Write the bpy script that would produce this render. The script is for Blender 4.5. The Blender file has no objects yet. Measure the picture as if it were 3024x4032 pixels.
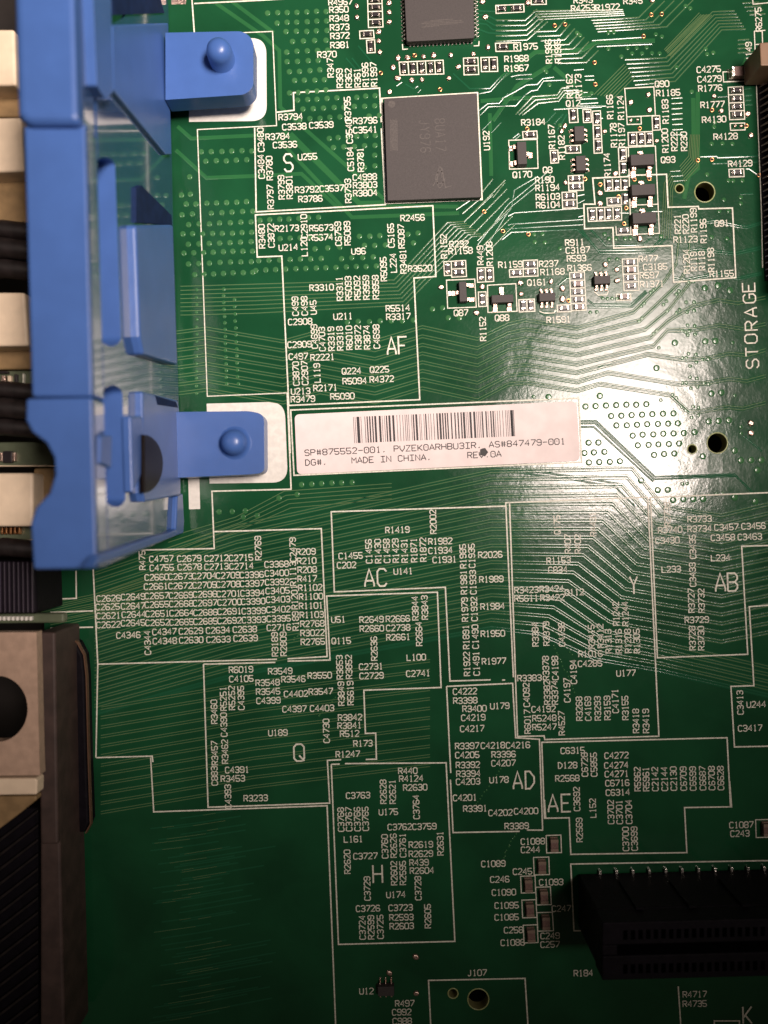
import bpy, bmesh, math, random
from mathutils import Vector, Matrix
from mathutils.geometry import tessellate_polygon
random.seed(7)
S = bpy.context.scene
COL = S.collection
S.unit_settings.system = 'METRIC'
S.unit_settings.scale_length = 0.01          # one unit is one centimetre
# ---------------------------------------------------------------- camera, world, lamps, exposure
CAMZ = 10.7
PX = 300.0                                   # photo pixels per centimetre at board level
cam_d = bpy.data.cameras.new('camera'); cam = bpy.data.objects.new('camera', cam_d); COL.objects.link(cam)
cam.location = (0, 0, CAMZ); cam.rotation_euler = (0, 0, 0)
cam_d.sensor_fit = 'VERTICAL'; cam_d.sensor_height = 36; cam_d.lens = 36 * CAMZ / 13.44
cam_d.clip_start = 0.1; cam_d.clip_end = 400
cam_d.dof.use_dof = True; cam_d.dof.focus_distance = CAMZ; cam_d.dof.aperture_fstop = 0.17
S.camera = cam
W = bpy.data.worlds.new('World'); S.world = W; W.use_nodes = True
bg = W.node_tree.nodes['Background']; bg.inputs[0].default_value = (1.0, 0.80, 0.62, 1); bg.inputs[1].default_value = 0.04

def area(name, loc, aim, sx, sy, power, color, spread=180, shape='RECTANGLE'):
    d = bpy.data.lights.new(name, 'AREA'); d.shape = shape; d.size = sx; d.size_y = sy
    d.energy = power; d.color = color; d.spread = math.radians(spread)
    o = bpy.data.objects.new(name, d); COL.objects.link(o); o.location = loc
    o.rotation_euler = (Vector(aim) - Vector(loc)).to_track_quat('-Z', 'Y').to_euler()
    return o
area('ceiling_lamp', (11.2, 6.7, 30), (-1.0, 7.2, 0), 12.6, 7.4, 1500, (1.0, 0.84, 0.76), 39)
S.view_settings.view_transform = 'Standard'; S.view_settings.look = 'None'
S.view_settings.exposure = 0; S.view_settings.gamma = 1; S.view_settings.use_curve_mapping = False

# ---------------------------------------------------------------- coordinates
def w(nx, ny, h=0.0):
    """photo measurement of a point that stands h cm above the board -> its place on the bench"""
    k = 1 - h / CAMZ
    return Vector(((nx - 1512) / PX * k, (2016 - ny) / PX * k, h))
def t(tile, x, y):
    a, b = int(tile[0]), int(tile[1]); s = 1.62 if tile == '23' else 1.659
    return (a * 1000 + x / s, b * 1000 + y / s)
def tp(tile, pts): return [t(tile, p[0], p[1]) for p in pts]

# ---------------------------------------------------------------- materials
def mat(name, col, rough=0.5, metal=0.0, var=0.0, vscale=6.0, bump=0.0, bscale=40.0, spec=0.5, coat=0.0, col2=None, detail=4):
    m = bpy.data.materials.new(name); m.use_nodes = True; n = m.node_tree; b = n.nodes['Principled BSDF']
    b.inputs['Base Color'].default_value = (*col, 1); b.inputs['Roughness'].default_value = rough
    b.inputs['Metallic'].default_value = metal; b.inputs['Specular IOR Level'].default_value = spec
    b.inputs['Coat Weight'].default_value = coat; b.inputs['Coat Roughness'].default_value = 0.12
    tc = n.nodes.new('ShaderNodeTexCoord')
    if var or col2:
        no = n.nodes.new('ShaderNodeTexNoise'); no.inputs['Scale'].default_value = vscale; no.inputs['Detail'].default_value = detail
        n.links.new(tc.outputs['Object'], no.inputs['Vector'])
        cr = n.nodes.new('ShaderNodeValToRGB'); cr.color_ramp.elements[0].position = 0.35; cr.color_ramp.elements[1].position = 0.68
        c2 = col2 or tuple(min(1, c * (1 + var)) for c in col); c1 = tuple(c * (1 - var) for c in col) if not col2 else col
        cr.color_ramp.elements[0].color = (*c1, 1); cr.color_ramp.elements[1].color = (*c2, 1)
        n.links.new(no.outputs[0], cr.inputs[0]); n.links.new(cr.outputs[0], b.inputs['Base Color'])
    if bump:
        no = n.nodes.new('ShaderNodeTexNoise'); no.inputs['Scale'].default_value = bscale; no.inputs['Detail'].default_value = 3
        n.links.new(tc.outputs['Object'], no.inputs['Vector'])
        bp = n.nodes.new('ShaderNodeBump'); bp.inputs['Strength'].default_value = 1; bp.inputs['Distance'].default_value = bump
        n.links.new(no.outputs[0], bp.inputs['Height']); n.links.new(bp.outputs[0], b.inputs['Normal'])
    return m

def board_mat(name, c1, c2, rough=0.13):
    """glossy solder mask: green lacquer over fibreglass, faintly rippled so reflections break up"""
    m = bpy.data.materials.new(name); m.use_nodes = True; n = m.node_tree; L = n.links; b = n.nodes['Principled BSDF']
    b.inputs['Roughness'].default_value = rough; b.inputs['IOR'].default_value = 1.46; b.inputs['Specular IOR Level'].default_value = .38
    tc = n.nodes.new('ShaderNodeTexCoord')
    def noise(sc, det=3, dist=0):
        q = n.nodes.new('ShaderNodeTexNoise'); q.inputs['Scale'].default_value = sc; q.inputs['Detail'].default_value = det; q.inputs['Distortion'].default_value = dist
        L.new(tc.outputs['Object'], q.inputs['Vector']); return q.outputs[0]
    cr = n.nodes.new('ShaderNodeValToRGB'); cr.color_ramp.elements[0].position = .36; cr.color_ramp.elements[1].position = .66
    cr.color_ramp.elements[0].color = (*c1, 1); cr.color_ramp.elements[1].color = (*c2, 1)
    L.new(noise(0.9, 5, .4), cr.inputs[0]); L.new(cr.outputs[0], b.inputs['Base Color'])
    rr = n.nodes.new('ShaderNodeMapRange'); rr.inputs['To Min'].default_value = rough - .04; rr.inputs['To Max'].default_value = rough + .05
    L.new(noise(2.2, 6, .8), rr.inputs['Value']); L.new(rr.outputs[0], b.inputs['Roughness'])
    a1 = n.nodes.new('ShaderNodeBump'); a1.inputs['Strength'].default_value = 1; a1.inputs['Distance'].default_value = 0.0055
    L.new(noise(1.4, 3, .6), a1.inputs['Height'])
    a2 = n.nodes.new('ShaderNodeBump'); a2.inputs['Strength'].default_value = 1; a2.inputs['Distance'].default_value = 0.0008
    L.new(noise(26, 4, .3), a2.inputs['Height']); L.new(a1.outputs[0], a2.inputs['Normal'])
    a3 = n.nodes.new('ShaderNodeBump'); a3.inputs['Strength'].default_value = 1; a3.inputs['Distance'].default_value = 0.0009
    L.new(noise(5.5, 3, .5), a3.inputs['Height']); L.new(a2.outputs[0], a3.inputs['Normal']); L.new(a3.outputs[0], b.inputs['Normal'])
    return m

M_BOARD = board_mat('green_solder_mask', (0.0070, 0.050, 0.020), (0.0100, 0.074, 0.029))
M_TRACE = board_mat('mask_over_copper', (0.010, 0.075, 0.033), (0.014, 0.098, 0.044))
M_OLIVE = board_mat('mask_with_painted_edge_light', (0.085, 0.140, 0.058), (0.11, 0.17, 0.072))  # thin lighter lines; lit track edges put into the mask colour
M_WIDE = board_mat('mask_over_wide_copper', (0.018, 0.100, 0.034), (0.025, 0.125, 0.042))
M_VIA = board_mat('mask_over_plugged_hole', (0.030, 0.120, 0.042), (0.050, 0.160, 0.058))
M_SILK = mat('legend_ink', (0.70, 0.69, 0.58), .55, var=.22, vscale=42, detail=6)
M_PAD = mat('bare_white_pad', (0.72, 0.70, 0.64), .45, var=.08, vscale=14)
M_EDGE = mat('fibreglass_edge', (0.25, 0.24, 0.10), .6, var=.2)
M_CHIP = mat('black_epoxy', (0.040, 0.034, 0.033), .62, var=.14, vscale=60, bump=.0015, bscale=160)
M_CHIPD = mat('resistor_black', (0.020, 0.016, 0.018), .35, var=.2, vscale=90)
M_MARK = mat('laser_mark', (0.068, 0.058, 0.053), .55, var=.25, vscale=60)
M_TIN = mat('tinned_solder', (0.80, 0.74, 0.68), .24, 1.0, var=.12, vscale=50, bump=.004, bscale=70)
M_SOLDER = mat('pink_solder', (0.66, 0.49, 0.41), .30, 1.0, var=.15, vscale=60, bump=.008, bscale=60)
M_CAP = mat('capacitor_brown', (0.17, 0.10, 0.085), .4, var=.2, vscale=60)
M_GOLD = mat('bare_copper', (0.72, 0.36, 0.16), .3, 1.0, var=.2, vscale=50)
M_BLACK = mat('painted_hole_dark', (0.006, 0.005, 0.006), .7, var=.3)
M_WALL = mat('polished_blue_plastic_dimmed', (0.026, 0.062, 0.165), .06, coat=1.0, var=.05, vscale=3, bump=.0008, bscale=14)  # polished face of the blue plastic, base colour darkened to dim it
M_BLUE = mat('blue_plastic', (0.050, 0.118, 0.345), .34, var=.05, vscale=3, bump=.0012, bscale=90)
M_STICK = mat('sticker_paper', (0.80, 0.70, 0.68), .7, spec=.15, var=.05, vscale=5, bump=.004, bscale=3)
M_INK = mat('printer_ink', (0.018, 0.016, 0.018), .6, var=.35, vscale=40)
M_CREAM = mat('cream_plastic', (0.74, 0.60, 0.44), .45, var=.07, vscale=5)
M_TAN = mat('tan_plastic', (0.26, 0.17, 0.08), .5, var=.2, vscale=5)
M_STEEL = mat('brushed_steel', (0.50, 0.35, 0.26), .45, .2, var=.1, vscale=9, bump=.003, bscale=60)
M_SLOT = mat('black_nylon', (0.0050, 0.0038, 0.0062), .6, spec=.1, var=.25, vscale=8, bump=.003, bscale=30)
M_DUSTY = mat('dusty_post', (0.050, 0.031, 0.026), .6, var=.25, vscale=5)
M_CARD = mat('riser_mask', (0.10, 0.12, 0.075), .4, var=.2, vscale=4)
M_CABLE = mat('cable_jacket', (0.014, 0.010, 0.010), .45, var=.4, vscale=9)
M_FLOOR = mat('chassis_dark', (0.018, 0.014, 0.012), .6, var=.3, vscale=2)

m = bpy.data.materials.new('clear_film'); m.use_nodes = True; n = m.node_tree; n.nodes.clear()
out = n.nodes.new('ShaderNodeOutputMaterial'); mx = n.nodes.new('ShaderNodeMixShader'); mx2 = n.nodes.new('ShaderNodeMixShader')
tr = n.nodes.new('ShaderNodeBsdfTransparent'); tr.inputs[0].default_value = (.70, .78, .84, 1)
df = n.nodes.new('ShaderNodeBsdfDiffuse'); df.inputs[0].default_value = (.30, .36, .45, 1)
gl = n.nodes.new('ShaderNodeBsdfGlossy'); gl.inputs['Roughness'].default_value = .18
no = n.nodes.new('ShaderNodeTexNoise'); no.inputs['Scale'].default_value = 1.3; mr = n.nodes.new('ShaderNodeMapRange')
mr.inputs['From Min'].default_value = .3; mr.inputs['From Max'].default_value = .7; mr.inputs['To Min'].default_value = .07; mr.inputs['To Max'].default_value = .18
n.links.new(no.outputs[0], mr.inputs['Value']); n.links.new(mr.outputs[0], mx.inputs[0])
n.links.new(tr.outputs[0], mx.inputs[1]); n.links.new(df.outputs[0], mx.inputs[2])
mx2.inputs[0].default_value = .04; n.links.new(mx.outputs[0], mx2.inputs[1]); n.links.new(gl.outputs[0], mx2.inputs[2]); n.links.new(mx2.outputs[0], out.inputs[0])
M_FILM = m

# ---------------------------------------------------------------- mesh helpers
class MB:
    def __init__(s): s.v = []; s.f = []; s.j = 0
    def quadset(s, vs, fs):
        b = len(s.v); s.v += [tuple(v) for v in vs]; s.f += [tuple(i + b for i in f) for f in fs]
    def build(s, name, material, parent=None, smooth=False, loc=None, bevel=0):
        me = bpy.data.meshes.new(name); me.from_pydata(s.v, [], s.f); me.update()
        if smooth: me.polygons.foreach_set('use_smooth', [True] * len(me.polygons))
        me.materials.append(material); o = bpy.data.objects.new(name, me); COL.objects.link(o)
        if loc is not None:
            L = Vector(loc); me.transform(Matrix.Translation(-L)); o.location = L
        if parent is not None: put(o, parent)
        if bevel:
            bv = o.modifiers.new('bevel', 'BEVEL'); bv.width = bevel; bv.segments = 3; bv.limit_method = 'ANGLE'; bv.angle_limit = math.radians(40)
            bv.harden_normals = False
        return o
    def jit(s): s.j = (s.j + 1) % 40; return s.j * 2.5e-5
    def ribbon(s, pts, width, z=0.0, ridge=0.0, bev=0.0, closed=False):
        """strip along a line; with ridge > 0 it gets a rounded raised profile"""
        P = [Vector((p[0], p[1])) for p in pts]
        if len(P) > 2 and (P[0] - P[-1]).length < 1e-5: P = P[:-1]; closed = True
        n = len(P); z = z + s.jit(); rows = []
        for i in range(n):
            a = P[(i - 1) % n] if (closed or i > 0) else None; c = P[(i + 1) % n] if (closed or i < n - 1) else None
            d1 = (P[i] - a).normalized() if a is not None else None; d2 = (c - P[i]).normalized() if c is not None else None
            if d1 is None: d1 = d2
            if d2 is None: d2 = d1
            n1 = Vector((-d1.y, d1.x)); n2 = Vector((-d2.y, d2.x)); mt = n1 + n2
            if mt.length < 1e-4: mt = n1
            mt.normalize(); k = min(1.8, 1 / max(.4, mt.dot(n1)))
            rows.append((P[i], mt * k))
        vs = []; hw = width / 2
        if ridge:
            prof = [(-hw, 0), (-hw + bev * .33, ridge * .43), (-hw + bev * .66, ridge * .78), (-hw + bev, ridge), (hw - bev, ridge), (hw - bev * .66, ridge * .78), (hw - bev * .33, ridge * .43), (hw, 0)]
        else: prof = [(-hw, 0), (hw, 0)]
        q = len(prof)
        for p, m_ in rows:
            for (o_, h_) in prof:
                v = p + m_ * o_; vs.append((v.x, v.y, z + h_))
        fs = []; cnt = n if closed else n - 1
        for i in range(cnt):
            a = i * q; b = ((i + 1) % n) * q
            for k in range(q - 1): fs.append((a + k + 1, a + k, b + k, b + k + 1))
        if vs: s.quadset(vs, [tuple(reversed(f)) for f in fs] if False else fs)
    def disc(s, c, r, z, dome=0.0, flat=.6, seg=14, rr=None):
        c = Vector(c[:2]); vs = []; q = seg
        rings = [(r, 0)] + ([(r * .87, dome * .62), (r * .74, dome * .9), (r * .5, dome)] if dome else [])
        for (R, h) in rings:
            for k in range(q):
                a = 2 * math.pi * k / q; vs.append((c.x + R * math.cos(a), c.y + (rr or 1) * R * math.sin(a), z + h))
        fs = [tuple(range((len(rings) - 1) * q, len(rings) * q))]
        for m_ in range(len(rings) - 1):
            for k in range(q): fs.append((m_ * q + k, m_ * q + (k + 1) % q, (m_ + 1) * q + (k + 1) % q, (m_ + 1) * q + k))
        s.quadset(vs, fs)
    def prism(s, pts, z1, z0):
        """closed solid from an outline (z1 may be a list: one height per corner)"""
        n = len(pts); Z = z1 if isinstance(z1, (list, tuple)) else [z1] * n; B = z0 if isinstance(z0, (list, tuple)) else [z0] * n
        ar = sum(pts[i][0] * pts[(i + 1) % n][1] - pts[(i + 1) % n][0] * pts[i][1] for i in range(n))
        idx = list(range(n)) if ar > 0 else list(reversed(range(n)))
        vs = [(pts[i][0], pts[i][1], Z[i]) for i in idx] + [(pts[i][0], pts[i][1], B[i]) for i in idx]
        fs = [tuple(range(n)), tuple(reversed(range(n, 2 * n)))] + [(i, i + n, (i + 1) % n + n, (i + 1) % n) for i in range(n)]
        s.quadset(vs, fs)
    def box(s, c, sx, sy, z0, z1, ang=0.0, taper=0.0):
        ca, sa = math.cos(ang), math.sin(ang); vs = []
        for (z, k) in ((z0, 0), (z1, taper)):
            for (x, y) in ((-1, -1), (1, -1), (1, 1), (-1, 1)):
                X = x * (sx / 2 - k); Y = y * (sy / 2 - k); vs.append((c[0] + X * ca - Y * sa, c[1] + X * sa + Y * ca, z))
        s.quadset(vs, [(3, 2, 1, 0), (4, 5, 6, 7), (0, 1, 5, 4), (1, 2, 6, 5), (2, 3, 7, 6), (3, 0, 4, 7)])
def put(o, parent):
    pl = Vector((0, 0, 0)); q = parent
    while q is not None: pl = pl + q.location; q = q.parent
    o.parent = parent; o.location = o.location - pl
def tag(o, label=None, cat=None, group=None, kind=None):
    for k, v in (('label', label), ('category', cat), ('group', group), ('kind', kind)):
        if v: o[k] = v
    return o
def thing(name, loc, label, cat, group=None):
    o = bpy.data.objects.new(name, None); COL.objects.link(o); o.location = loc; o.empty_display_size = .3
    return tag(o, label, cat, group)
def rounded(pts, r, seg=5):
    """round the corners of an outline, pts = [(x, y[, own radius])]"""
    out = []; n = len(pts)
    for i in range(n):
        p = Vector(pts[i][:2]); a = Vector(pts[i - 1][:2]); b = Vector(pts[(i + 1) % n][:2])
        R = pts[i][2] if len(pts[i]) > 2 else r
        R = min(R, (a - p).length * .49, (b - p).length * .49)
        if R < 1e-5: out.append(tuple(p)); continue
        p1 = p + (a - p).normalized() * R; p2 = p + (b - p).normalized() * R
        for k in range(seg + 1):
            u = k / seg; q = p1 * (1 - u) ** 2 + p * 2 * u * (1 - u) + p2 * u * u; out.append(tuple(q))
    return out

# ---------------------------------------------------------------- stroke lettering
G = {
'0': '10 30 41 45 36 16 05 01 10', '1': '15 26 20|10 30', '2': '05 16 36 45 44 00 40', '3': '05 16 36 45 44 33 42 41 30 10 01|33 13',
'4': '30 36 02 42', '5': '46 06 03 33 42 41 30 10 01', '6': '45 36 16 05 01 10 30 41 42 33 03', '7': '06 46 45 10', '8': '13 04 05 16 36 45 44 33 13 02 01 10 30 41 42 33',
'9': '01 10 30 41 45 36 16 05 04 13 43', 'A': '00 01 26 41 40|02 42', 'B': '00 06 36 45 44 33 03|33 42 41 30 00', 'C': '45 36 16 05 01 10 30 41', 'D': '00 06 26 44 42 20 00',
'E': '46 06 00 40|03 33', 'F': '46 06 00|03 33', 'G': '45 36 16 05 01 10 30 41 43 23', 'H': '00 06|40 46|03 43', 'I': '06 46|26 20|00 40', 'J': '36 31 20 10 01',
'K': '00 06|46 02|13 40', 'L': '06 00 40', 'M': '00 06 23 46 40', 'N': '00 06 40 46', 'O': '10 30 41 45 36 16 05 01 10', 'P': '00 06 36 45 44 33 03', 'Q': '10 30 41 45 36 16 05 01 10|22 40',
'R': '00 06 36 45 44 33 03|23 40', 'S': '45 36 16 05 04 13 33 42 41 30 10 01', 'T': '06 46|26 20', 'U': '06 01 10 30 41 46', 'V': '06 03 20 43 46', 'X': '00 46|06 40',
'Y': '06 23 46|23 20', 'Z': '06 46 00 40', '#': '10 16|30 36|02 42|04 44', '-': '03 43', ',': '21 10', '.': '20 21', ' ': '', '/': '00 46', 'Ø': '10 30 41 45 36 16 05 01 10|23 24'}
TILT = math.radians(2.0)
def local_tilt(nx, ny): return math.radians(2.9 - 1.5 * (ny / 4032.0))
def text(mb, s_, nx, ny, z, hN=23.0, adv=19.4, gw=15.0, sw=3.8, ang=0.0, tilt=None):
    """stroke lettering centred at a photo position; sizes in photo pixels"""
    a = ang + (local_tilt(nx, ny) if tilt is None else tilt); ca, sa = math.cos(a), math.sin(a); c = w(nx, ny)
    tot = adv * (len(s_) - 1) + gw
    for i, ch in enumerate(s_):
        x0 = -tot / 2 + i * adv
        for st in G.get(ch, '').split('|'):
            if not st: continue
            pts = []
            for q in st.split():
                X = (x0 + int(q[0]) / 4 * gw) / PX; Y = (int(q[1]) / 6 - .5) * hN / PX
                pts.append((c.x + X * ca - Y * sa, c.y + X * sa + Y * ca))
            mb.ribbon(pts, sw / PX, z)
def line(mb, pts, wd, z, **k): mb.ribbon([w(*p)[:2] for p in pts], wd / PX, z, **k)

# ================================================================ SETTING
fl = MB(); fl.box((0, 0), 60, 60, -2.3, -2.2); tag(fl.build('chassis_floor', M_FLOOR), kind='structure')

# ================================================================ CIRCUIT BOARD
board = thing('circuit_board', (0, 0, -0.16), 'large green printed circuit board with white legend text and small soldered parts', 'circuit board')
holes = [(t('20', 1285, 1255), 37), (t('20', 1120, 1232), 14.5), (t('21', 1367, 1235), 38), (t('21', 1203, 1275), 16),
         (t('13', 1465, 1550), 39), (t('13', 1300, 1512), 17)]
HN = 32
def circ(c, r, n=HN): return [(c[0] + r * math.cos(2 * math.pi * k / n), c[1] + r * math.sin(2 * math.pi * k / n)) for k in range(n)]
outer = [tuple(w(*p)[:2]) for p in ((215, 5300), (175, 2480), (150, 1500), (120, -900), (3900, -900), (3900, 5300))]
loops = [outer] + [[tuple(w(*p)[:2]) for p in circ(c, r)] for c, r in holes]
b = MB(); flat = [p for lp in loops for p in lp]
tris = tessellate_polygon([[Vector((p[0], p[1], 0)) for p in lp] for lp in loops])
N0 = len(flat); b.v = [(p[0], p[1], 0) for p in flat] + [(p[0], p[1], -.16) for p in flat]
for tr_ in tris:
    A, B_, C_ = (flat[i] for i in tr_)
    if (B_[0] - A[0]) * (C_[1] - A[1]) - (B_[1] - A[1]) * (C_[0] - A[0]) < 0: tr_ = tuple(reversed(tr_))
    b.f.append(tuple(tr_)); b.f.append(tuple(i + N0 for i in reversed(tr_)))
s0 = 0
for lp in loops:
    n_ = len(lp)
    for i in range(n_): b.f.append((s0 + i, s0 + i + N0, s0 + (i + 1) % n_ + N0, s0 + (i + 1) % n_))
    s0 += n_
panel = b.build('panel', M_BOARD, board)
panel.data.materials.append(M_EDGE)
for p in panel.data.polygons:
    if abs(p.normal.z) < .5: p.material_index = 1

# ---- wide buried copper
wide = MB()
for pl in ([(-250, 20), (60, 235), (165, 330), (172, 700), (860, 1310)], [(-170, -10), (130, 215)], [(240, 870), (690, 1325), (1000, 1318)],
           [(150, 900), (640, 1420), (1340, 1392)], [(200, 860), (700, 1345), (1335, 1350)], [(-500, 825), (-410, 905), (0, 885), (60, 885)],
           [(-510, 980), (-310, 1162), (0, 1150), (310, 1135), (560, 1370)], [(1540, 740), (1550, 1150)], [(1480, 660), (1659, 645), (2200, 620)]):
    line(wide, tp('10', pl), 15, .0004, ridge=.0012, bev=.012)
for pl in ([(-100, 790), (60, 560), (270, 430), (300, 330), (490, 325), (580, 275), (960, 265)], [(-60, 520), (180, 340), (480, 335)], [(440, 560), (300, 440)],
           [(1470, 480), (1540, 430), (1560, 380)], [(1240, 600), (1240, 1100), (1180, 1150), (1150, 1300)], [(1210, 640), (1215, 1050)]):
    line(wide, tp('20', pl), 17, .0004, ridge=.0012, bev=.012)
tag(wide.build('wide_copper_track', M_WIDE, board, True), kind='stuff')

# ---- thin copper tracks (rounded ridges under the mask)
tr_mb = MB(); ol_mb = MB()
RG = [.0027]
def track(pts, wd=8.0, bv=.0125): line(tr_mb, pts, wd, .0006, ridge=RG[0], bev=min(bv, wd / PX * .46))
def bus(tile, n_, A, B_, wd=7.5, pair=0.0, jit=0, edge=1):
    for i in range(n_):
        u = i / max(1, n_ - 1); pts = [(a[0] + (b_[0] - a[0]) * u, a[1] + (b_[1] - a[1]) * u) for a, b_ in zip(A, B_)]
        if jit: pts = [(x, y + random.uniform(-jit, jit)) for x, y in pts]
        if edge: line(ol_mb, tp(tile, pts), 2.5, .0056)
        if pair:
            track(tp(tile, [(x, y - pair / 2) for x, y in pts]), wd); track(tp(tile, [(x, y + pair / 2) for x, y in pts]), wd)
        else: track(tp(tile, pts), wd)
# diagonal bundle between the S box and the small parts
bus('11', 8, [(-480, 212), (0, 198), (915, 170), (1262, -207), (1372, -212)],
            [(-480, 400), (0, 388), (985, 335), (1420, -115), (1500, -118)])
bus('10', 6, [(1370, 1450), (1500, 1318), (1640, 1175)], [(1530, 1640), (1640, 1528), (1700, 1470)])
bus('10', 3, [(1320, 1368), (1420, 1300)], [(1400, 1420), (1560, 1270)])
bus('10', 2, [(1490, 1255), (1558, 1170)], [(1560, 1290), (1640, 1190)])
for pl in ([(1490, 850), (1548, 790)], [(1550, 868), (1615, 798)], [(1470, 720), (1525, 675), (1600, 672), (1659, 610)], [(1475, 755), (1530, 695), (1659, 690)],
           [(1470, 610), (1545, 595), (1659, 470)], [(1300, 480), (1410, 580), (1540, 575), (1610, 500)], [(1450, 70), (1659, 78)], [(1450, 95), (1520, 98), (1580, 130), (1659, 133)],
           [(1450, 125), (1510, 130), (1570, 165), (1659, 162)], [(1450, 150), (1520, 160), (1560, 195), (1659, 192)], [(1450, 185), (1530, 215), (1659, 222)],
           [(640, 380), (780, 560)], [(600, 380), (740, 540)], [(680, 300), (830, 480)], [(930, 560), (965, 535)], [(1070, 605), (1088, 585)], [(990, 550), (1040, 580), (1070, 560)]):
    track(tp('10', pl), 6.5)
# eight wavy differential pairs across the middle
base = [480, 540, 596, 652, 710, 766, 822, 880]
ends = [
 [(2109, 485), (2480, 378), (2680, 180), (2760, 60), (2780, -160)],
 [(2109, 540), (2520, 436), (2770, 200), (2830, 90), (2850, -120)],
 [(2109, 600), (2555, 492), (2700, 372), (2790, 260), (2860, 170)],
 [(2109, 660), (2590, 545), (2700, 440), (2770, 395), (2870, 340), (3030, 302), (3160, 322), (3340, 285)],
 [(2109, 720), (2612, 600), (2700, 500), (2880, 495), (3040, 466), (3190, 490), (3340, 458)],
 [(2109, 776), (2574, 656), (2820, 692), (2970, 682), (3100, 652), (3220, 662), (3340, 628)],
 [(2109, 836), (2314, 776), (2770, 850), (2950, 845), (3100, 816), (3220, 830), (3340, 798)],
 [(2109, 893), (2260, 850), (2720, 922), (2840, 1032), (2910, 1030), (3090, 1000), (3190, 1010), (3340, 972)]]
for bb, e in zip(base, ends):
    o = bb - 480
    pl = [(-1480, 560 + o), (-1100, 505 + o), (-900, 470 + o), (-700, 540 + o), (-459, 507 + o), (-309, 487 + o), (0, 540 + o), (190, 572 + o), (430, 505 + o), (790, 570 + o), (1100, 478 + o), (1460, 556 + o), (1659, 458 + o * .985), (1774, 432 + o * 1.02)] + e
    bus('11', 2, [(x, y - 9) for x, y in pl], [(x, y + 9) for x, y in pl], 8.2)
# long pairs fanning from the lower left, crossing Y and AB
for k in range(-5, 15):
    V1 = (-110, 30 + 54 * k); V2 = (650 - 32 * k, 25 + 57 * k); left = [(-2700, V1[1] + 640 - 6 * k), (-1769, V1[1] + 345 - 3 * k)]
    if k <= 9: rest = [(890 - 25 * k, 262 + 54 * k), (1395, 345 + 59 * k), (1760, 262 + 60 * k)]
    else: rest = [(640 - 14 * (k - 9), 760 + 46 * (k - 9)), (1000, 835 + 46 * (k - 9)), (1760, 1010 + 46 * (k - 9))]
    pl = left + [V1, V2] + rest
    RG[0] = .0015 + .00014 * max(0, k); bus('22', 2, [(x, y - 9) for x, y in pl], [(x, y + 9) for x, y in pl], 9.5, edge=k < 14); RG[0] = .0027
for k in range(12):                                    # fainter ones further down
    y0 = 1150 + 62 * k
    bus('12', 2, [(-1000, y0 + 150), (0, y0 - 20), (1150, y0 - 160)], [(-1000, y0 + 166), (0, y0 - 4), (1150, y0 - 144)], 6)
yy = 330
while yy < 1650:
    yy += random.choice((13, 19, 24, 34, 46)); x0 = 1060 + random.uniform(-90, 130); x1 = 1480 + random.uniform(-150, 330); sl_ = -.155 - (yy - 330) * .00003
    f_ = lambda x: yy + (x - 1280) * sl_ + (max(0, 1200 - x)) * -.05
    track(tp('03', [(x0, f_(x0)), (1280, f_(1280)), (x1, f_(x1))]), 6)
    if random.random() < .7: a_ = x0 + random.uniform(0, 180); b_ = a_ + random.uniform(60, 300); line(ol_mb, tp('03', [(a_, f_(a_)), (b_, f_(b_))]), 1.6, .0056)
bus('02', 12, [(240, 640), (620, 560), (1300, 330)], [(340, 780), (620, 720), (1300, 600)], 6, jit=5)
bus('02', 9, [(600, 60), (860, 10), (1150, 20)], [(640, 330), (860, 270), (1150, 170)], 7, jit=4)
bus('12', 5, [(-560, 190), (-120, 60), (200, -110), (900, -160)], [(-560, 330), (-60, 130), (240, 0), (900, -60)], 6)
# top right
bus('20', 4, [(165, 72), (750, 60)], [(202, 125), (762, 96)])
bus('20', 5, [(545, 130), (855, 114), (960, 10)], [(585, 205), (1035, 176), (1210, 0)])
bus('20', 7, [(765, 388), (1030, 378), (1335, 78), (1480, 70)], [(830, 552), (1092, 532), (1395, 197), (1552, 190)])
bus('20', 9, [(1020, 330), (1250, 90)], [(1060, 380), (1330, 100)], 5, jit=8)
bus('20', 7, [(560, 620), (760, 420)], [(690, 640), (830, 500)], 5)
bus('20', 8, [(170, 205), (310, 200), (375, 130)], [(325, 412), (512, 405), (590, 330)])
bus('20', 5, [(-80, 132), (112, 130), (190, 60)], [(-80, 268), (125, 258), (260, 140)])
bus('20', 4, [(1500, 262), (1575, 257)], [(1500, 345), (1600, 338)])
bus('20', 4, [(1530, 20), (1640, 15)], [(1575, 95), (1680, 90)])
bus('20', 8, [(1068, 640), (1138, 636)], [(1075, 880), (1140, 876)])
bus('20', 3, [(1058, 1118), (1125, 1114)], [(1075, 1182), (1168, 1176)])
bus('20', 7, [(1190, 880), (1180, 1020), (1120, 1090)], [(1250, 880), (1240, 1090), (1150, 1190)], 4.5)
bus('20', 5, [(1000, 1560), (1020, 1200), (1060, 1130)], [(1060, 1560), (1075, 1240), (1090, 1190)], 4.5)
bus('20', 3, [(50, 748), (160, 628), (320, 618), (352, 572), (400, 570)], [(92, 752), (195, 672), (330, 658), (372, 606), (520, 600)])
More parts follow.
